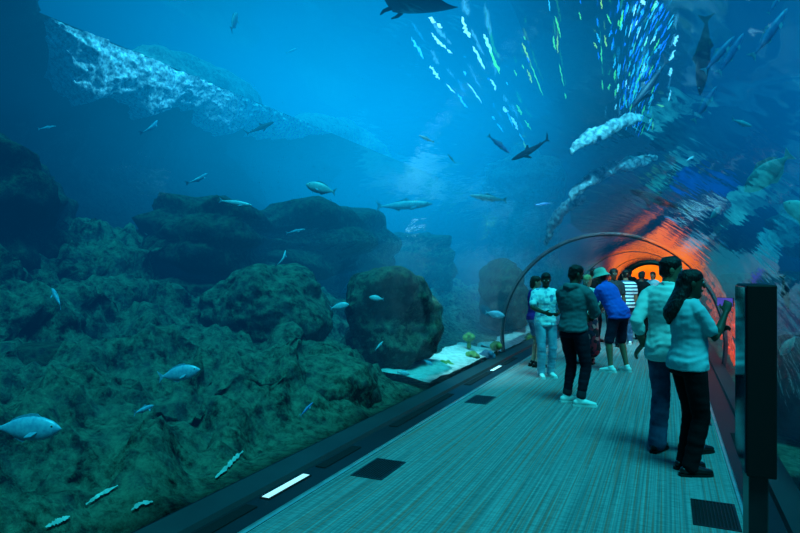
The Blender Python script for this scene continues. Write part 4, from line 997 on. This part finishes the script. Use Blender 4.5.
    # ---- top
    if shirt is not None:
        bm = NB(); torso(bm, soff, hem, 1.46, .010 if soff > .018 else .004)
        for i in (0, 1):
            if sleeve == 'none': continue
            A, E, W = sho[i], elb[i], wri[i]; fem = .86 if female else 1.0; sw = sleeve_w
            P_ = [A+(nb-A)*.25, A+(E-A)*.06, A+(E-A)*.4]; R2 = [.066, .072, .068*sw]
            if sleeve == 'short': P_ += [A+(E-A)*.72]; R2 += [.066*sw]
            else: P_ += [A+(E-A)*.8, E, E+(W-E)*.35, E+(W-E)*.8, E+(W-E)*.93]; R2 += [.060*sw, .058*sw, .056*sw, .048*sw, .042]
            if sleeve == 'rolled': P_ = P_[:-2]; R2 = R2[:-2]
            loft(bm, P_, [r*k*fem for r in R2], X, 14)
        if hood: loft(bm, [up(V(-.10, .01, 1.475)), up(V(-.07, -.07, 1.485)), up(V(0, -.095, 1.47)), up(V(.07, -.07, 1.485)), up(V(.10, .01, 1.475))], [.03*k, .042*k, .05*k, .042*k, .03*k], Vector((0, 0, 1)), 12)
        elif collar: loft(bm, [up(V(-.062, .03, 1.49)), up(V(-.066, -.03, 1.505)), up(V(0, -.075, 1.515)), up(V(.066, -.03, 1.505)), up(V(.062, .03, 1.49))], [(.022*k, .012*k)]*5, Vector((0, 0, 1)), 10)
        me = remesh(bm, max(vox, .009)*k, 3)
        NO = [v.normal.copy() for v in me.vertices]
        for v, nv in zip(me.vertices, NO):               # soft folds
            q = v.co.copy(); w_ = .006*noise.noise(Vector((q.x*9, q.y*9, q.z*16)))+.005*noise.noise(Vector((q.x*16+3, q.y*16, q.z*26)))+.004*math.sin(q.z*70+8*noise.noise(q*6))*max(0, min(1, (1.2*k-q.z)/(.3*k)))
            v.co = q+nv*w_*k*.9
        mesh_obj('shirt', me, shirt, t)
    # ---- legs
    if legs is not None:
        bm = NB(); torso(bm, min(.008, loff*.5), .86, 1.0)
        for i in (0, 1):
            Hh, K, A = hip[i], kne[i], ank[i]
            P_ = [Hh+Vector((0, 0, .0))*k, Hh+(K-Hh)*.12, Hh+(K-Hh)*.5]; R2 = [.090, .098, .084]
            if leg_end == 'short': P_ += [Hh+(K-Hh)*.62]; R2 += [.088]
            elif leg_end == 'knee': P_ += [Hh+(K-Hh)*.95]; R2 += [.080]
            else:
                R2[-1] += loff*.2; P_ += [K, K+(A-K)*.3, K+(A-K)*.65]; R2 += [.060+loff*.55, .060+loff*.6, .047+loff*.9]
                if leg_end == 'ankle': P_ += [K+(A-K)*1.02]; R2 += [.045+loff]
                else: P_ += [K+(A-K)*.86]; R2 += [.043+loff*.7]
            loft(bm, P_, [r*k for r in R2], X, 16)
        me = remesh(bm, max(vox, .010)*k, 3)
        NO = [v.normal.copy() for v in me.vertices]
        for v, nv in zip(me.vertices, NO):
            q = v.co.copy(); w_ = .005*noise.noise(Vector((q.x*12, q.y*12, q.z*14)))+.005*noise.noise(Vector((q.x*9, q.y*9+5, q.z*30)))*(1 if q.z < .6*k else .4)
            v.co = q+nv*w_*k
        pm = mesh_obj('shorts' if leg_end in ('short', 'knee') else 'trousers', me, legs, t)
        if cuff:
            for i in (0, 1):
                K, A = kne[i], ank[i]; bm = NB(); loft(bm, [K+(A-K)*.80, K+(A-K)*.89], [(.049+loff*.7)*k, (.050+loff*.7)*k], X, 18); mesh_obj('trouser_cuff', remesh(bm, .007, 1), cuff, pm)
    if skirt is not None:
        bm = NB(); loft(bm, [V(0, 0, 1.0), V(0, 0, .9), V(0, .01, .6), V(0, .01, .3)], [(.165*k, .125*k), (.195*k, .15*k), (.23*k, .18*k), (.26*k, .21*k)], X, 24)
        for v in bm.verts: v.co += Vector((v.co.x, v.co.y, 0)).normalized()*.012*math.sin(9*math.atan2(v.co.y, v.co.x))*max(0, (.95*k-v.co.z))
        obj('skirt', bm, skirt, t, True)
    # ---- shoes
    for i in (0, 1):
        if shoe is None: break
        A, f = ank[i].copy(), toe[i]; A.z = 0; lat = f.cross(Vector((0, 0, 1))); hi = .115 if sock == 'high' else .088
        bm = NB()
        loft(bm, [A-f*.055*k+Vector((0, 0, .045))*k, A-f*.01*k+Vector((0, 0, .052))*k, A+f*.06*k+Vector((0, 0, .048))*k, A+f*.12*k+Vector((0, 0, .04))*k, A+f*.17*k+Vector((0, 0, .034))*k],
             [(.036*k, .038*k), (.040*k, .046*k), (.042*k, .040*k), (.044*k, .030*k), (.034*k, .022*k)], lat, 14)
        loft(bm, [A-f*.008*k+Vector((0, 0, .05))*k, A-f*.004*k+Vector((0, 0, hi))*k], [(.042*k, .050*k), (.044*k, .050*k)], lat, 14)
        sh = mesh_obj('shoe', remesh(bm, .008*k, 2), shoe, t)
        for v in sh.data.vertices: v.co.z = max(v.co.z, .012*k)
        bm = NB(); out_ = [(-.098, 0), (-.09, .03), (-.03, .040), (.06, .044), (.13, .046), (.18, .034), (.2, 0), (.18, -.034), (.13, -.046), (.06, -.044), (-.03, -.040), (-.09, -.03)]
        lo = [bm.verts.new(A+f*a*k+lat*b*k+Vector((0, 0, .001))) for a, b in out_]; hi_ = [bm.verts.new(A+f*a*k+lat*b*k+Vector((0, 0, .022*k))) for a, b in out_]
        bm.faces.new(lo); bm.faces.new(hi_)
        for j in range(12): bm.faces.new((lo[j], lo[(j+1) % 12], hi_[(j+1) % 12], hi_[j]))
        obj('sole', bm, sole or SOLE_B, sh)
    # ---- hair
    if hair:
        bm = NB(); g = .008
        cap = [(-.045, .060, .060, -.040), (-.01, .070, .076, -.026), (.03, .079, .090, -.013), (.055, .080, .100, -.006), (.082, .072, .092, -.009), (.105, .052, .068, -.012)]
        loft(bm, [HP(0, q[3], q[0]) for q in cap], [((q[1]+g*.4)*k, (q[2]+g*.2)*k) for q in cap], Rh @ X, 18, True, (.5, .36))
        if hair in ('bob', 'long', 'ponytail'):
            loft(bm, [HP(0, -.035, .05), HP(0, -.045, -.02), HP(0, -.05, -.08)], [(.083*k, .075*k), (.082*k, .068*k), (.07*k, .05*k)], Rh @ X, 16)
        if hair == 'long' or hair == 'ponytail':
            base = HP(0, -.075, -.05)
            loft(bm, [base+Vector((0, 0, .06))*k, base, up(V(-.015, -.120, 1.43)), up(V(-.03, -.145, 1.38)), up(V(-.04, -.150, 1.34)), up(V(-.05, -.145, 1.29))], [(.068*k, .05*k), (.088*k, .055*k), (.098*k, .055*k), (.092*k, .05*k), (.07*k, .04*k), (.03*k, .018*k)], X, 16)
        if hair == 'afro': ball(bm, HP(0, -.012, .045), (.094*k, .105*k, .092*k), Rh, 18, 12)
        me = remesh(bm, .0085*k, 2)
        NO = [v.normal.copy() for v in me.vertices]
        for v, nv in zip(me.vertices, NO): v.co += nv*.0045*noise.noise(v.co*38)
        mesh_obj('hair', me, hairm or HAIR, t)
    if hat is not None:
        bm = NB(); prof = [(.142, -.042), (.138, -.035), (.100, .02), (.096, .03), (.088, .085), (.06, .112), (.0, .116)]
        prev = None; N = 28
        for (r, z) in prof:
            cur = [bm.verts.new(HP(r*math.cos(2*PI*j/N), -.005+r*1.12*math.sin(2*PI*j/N), z+.035)) for j in range(N)] if r > 0 else [bm.verts.new(HP(0, -.005, z+.035))]
            if prev:
                for j in range(N):
                    if len(cur) == 1: bm.faces.new((prev[j], prev[(j+1) % N], cur[0]))
                    else: bm.faces.new((prev[j], prev[(j+1) % N], cur[(j+1) % N], cur[j]))
            prev = cur
        h = obj('bucket_hat', bm, hat, t, True); so = h.modifiers.new('s', 'SOLIDIFY'); so.thickness = .004
    t['wr'] = 0; del t['wr']
    return t, wri, elb

def ground_at(px, py): return on_z(px, py, 0)
GR = 'visitors in the tunnel'
# couple at the right glass
m_loc = Vector((.0, 6.0, 0))
person('man in white long sleeved shirt and jeans, left of the couple at the right glass', m_loc, R_(-26), 1.79, head=(R_(-50), R_(4)), feet=((-.08, -.04, 4), (.17, .16, -24)), hands=((-.215, -.04, .95), (.12, .33, 1.02)), elbows=((-.12, -1, 0), (1, -.4, -.3)),
       hand_dir=((-.45, -.1, -.6), None), palm=((.4, .5, -.4), None), curl=(.35, .5), skin=SK_M, shirt=C_WHITE, sleeve='rolled', hem=.84, soff=.022, sleeve_w=1.04, collar=True, legs=C_DENIM, loff=.034, shoe=SHOE_B, hair='short', vox=.0062, bulk=1.06, group=GR)
w_loc = Vector((.15, 5.48, 0))
t_w, wr_w, el_w = person('woman with long black hair in a pale teal tee, holding up a phone', w_loc, R_(-62), 1.67, head=(R_(-14), R_(0)), feet=((-.09, .02, 4), (.09, -.03, -4)), hands=((-.14, .34, 1.17), (.11, .27, 1.385)), elbows=((-.7, -.4, -.6), (.12, .25, -1)),
       hand_dir=((.3, .5, .6), (-.2, .35, .9)), palm=((.6, .3, 0), (-.8, .55, .1)), curl=(.5, .62), skin=SK_D, shirt=C_TEE, sleeve='short', hem=.90, soff=.020, sleeve_w=1.05, legs=C_BLACK, loff=.022, shoe=SHOE_B, hair='long', female=True, vox=.0058, bulk=1.08, belly=.02, group=GR)
# man in the grey hoodie
person('man in grey hooded top, dark rolled jeans and white sneakers, seen from behind', Vector((-1.08, 7.72, 0)), R_(-20), 1.74, lean=R_(2), head=(R_(-30), R_(14)), feet=((-.12, .06, -40), (.12, -.04, -62)), hands=((-.06, .34, 1.12), (.10, .33, 1.10)), elbows=((-.8, -.5, -.6), (.8, -.5, -.6)),
       palm=((.4, .1, -.8), (-.4, .1, -.8)), curl=(.6, .6), skin=SK_D, shirt=C_HOOD, sleeve='long', hem=.93, soff=.022, sleeve_w=1.15, hood=True, legs=C_DENIM_D, leg_end='crop', loff=.014, cuff=C_GREY, shoe=SHOE_W, sole=SOLE_W, hair='short', vox=.007, bulk=1.02, group=GR)
# man in the blue polo and bucket hat
person('man in royal blue polo, navy shorts and pale bucket hat, bending to the left', Vector((-.74, 10.5, 0)), R_(58), 1.78, lean=R_(30), side_lean=R_(-3), head=(R_(5), R_(2)), feet=((-.14, .05, 12), (.14, -.05, -12)), hands=((-.16, .52, .80), (.14, .58, .88)), elbows=((-.6, -.6, -.5), (.7, -.4, -.5)),
       skin=SK_M, shirt=C_BLUE, sleeve='short', hem=.88, soff=.02, collar=True, legs=C_NAVY, leg_end='knee', loff=.02, shoe=SHOE_W, sole=SOLE_W, hair='short', hat=HATM, vox=.008, bulk=1.1, belly=.04, group=GR)
# group behind the hoodie
person('man in a white patterned shirt and pale jeans, left behind the grey hooded man', Vector((-1.76, 9.55, 0)), R_(-150), 1.64, head=(R_(-15), R_(16)), feet=((-.09, 0, 8), (.09, .05, -8)), hands=((-.12, .3, 1.1), (.12, .3, 1.1)), elbows=((-.9, -.4, -.6), (.9, -.4, -.6)),
       skin=SK_D, shirt=C_PATT, sleeve='short', hem=.86, soff=.022, legs=C_LJEAN, loff=.022, shoe=SHOE_W, sole=SOLE_W, hair='short', vox=.009, group=GR)
person('woman in a purple sleeveless top and denim shorts at the left glass', Vector((-2.13, 10.5, 0)), R_(-60), 1.58, head=(R_(-10), R_(10)), feet=((-.08, 0, 6), (.08, .03, -6)), hands=((-.1, .3, 1.08), (.12, .32, 1.02)), elbows=((-.8, -.5, -.6), (.8, -.5, -.6)),
       skin=SK_L, shirt=C_PURPLE, sleeve='none', hem=.92, soff=.014, legs=C_SHORTS, leg_end='short', loff=.014, shoe=SHOE_B, hair='bob', hairm=HAIR_BR, female=True, vox=.009, group=GR)
person('blond woman in white top and red floral skirt beside the blue polo man', Vector((-1.33, 11.3, 0)), R_(170), 1.60, head=(R_(10), R_(12)), hands=((-.12, .28, 1.12), (.1, .3, 1.15)), elbows=((-.8, -.5, -.6), (.8, -.5, -.6)),
       skin=SK_L, shirt=C_WHITE, sleeve='short', hem=.94, soff=.016, skirt=C_FLORAL, shoe=SHOE_B, hair='bob', hairm=HAIR_BL, female=True, vox=.009, group=GR)
person('person in a blue and white striped jersey and jeans, right behind the polo man', Vector((-.88, 14.6, 0)), R_(15), 1.70, head=(R_(10), R_(0)), skin=SK_M, shirt=C_STRIPE, sleeve='short', hem=.86, soff=.024, legs=C_DENIM, loff=.02, shoe=SHOE_W, sole=SOLE_W, hair='short', vox=.011, bulk=1.1, group=GR)
person('person in dark clothes right of the striped jersey', Vector((-.60, 15.8, 0)), R_(-20), 1.66, head=(R_(20), R_(8)), skin=SK_D, shirt=C_BLACK, sleeve='long', hem=.86, soff=.022, legs=C_BLACK, loff=.018, shoe=SHOE_B, hair='short', vox=.012, group=GR)
person('tall person in charcoal whose dark head shows just behind the bucket hat', Vector((-1.10, 14.0, 0)), R_(-160), 1.72, head=(R_(0), R_(5)), skin=SK_D, shirt=C_GREY, sleeve='short', hem=.88, soff=.02, legs=C_DENIM_D, shoe=SHOE_B, hair='afro', vox=.012, group=GR)
person('person in black half hidden behind the blond woman', Vector((-1.62, 14.8, 0)), R_(-30), 1.74, skin=SK_D, shirt=C_BLACK, sleeve='long', hem=.88, soff=.02, legs=C_DENIM_D, shoe=SHOE_B, hair='short', vox=.012, group=GR)
person('distant person in grey walking before the orange arch', Vector((-.75, 21, 0)), R_(175), 1.68, skin=SK_M, shirt=C_GREY, sleeve='short', hem=.88, legs=C_DENIM, shoe=SHOE_B, hair='short', vox=.014, group=GR)
person('distant person in a pale top close to the white shirted man', Vector((-.42, 20, 0)), R_(160), 1.66, skin=SK_M, shirt=C_TEE, sleeve='short', hem=.88, legs=C_GREY, shoe=SHOE_B, hair='bob', female=True, vox=.014, group=GR)
person('distant dark clothed person in the middle of the far crowd', Vector((-1.25, 23, 0)), R_(10), 1.74, skin=SK_D, shirt=C_BLACK, sleeve='long', hem=.88, legs=C_DENIM_D, shoe=SHOE_B, hair='short', vox=.014, group=GR)

# ---- phone held up by the woman
Rw = Matrix.Rotation(R_(-62), 3, 'Z'); hw = w_loc + Rw @ wr_w[1]
m_scr = mat('phone_screen', (112, 92, 205), (90, 80, 190), emit=.55, rough=.2); m_case = mat('phone_case', (20, 20, 24), rough=.4)
hand_c = hw + Rw @ Vector((-.2, .35, .9)).normalized()*.085
PHONE = hand_c + Rw @ Vector((-.055, .012, .005))
ph = empty('phone', PHONE, R_(-62), 'phone with a violet lit screen held up by the woman', 'phone')
ph.rotation_euler = (R_(-8), R_(90), R_(-62)+R_(12))
bm = NB(); box(bm, -.036, .036, -.0045, .0045, -.074, .074); bevel(bm, .003, 2); obj('phone_case', bm, m_case, ph)
bm = NB(); box(bm, -.033, .033, -.0056, -.0046, -.070, .070); obj('screen', bm, m_scr, ph)
bpy.data.scenes.remove(WORK)
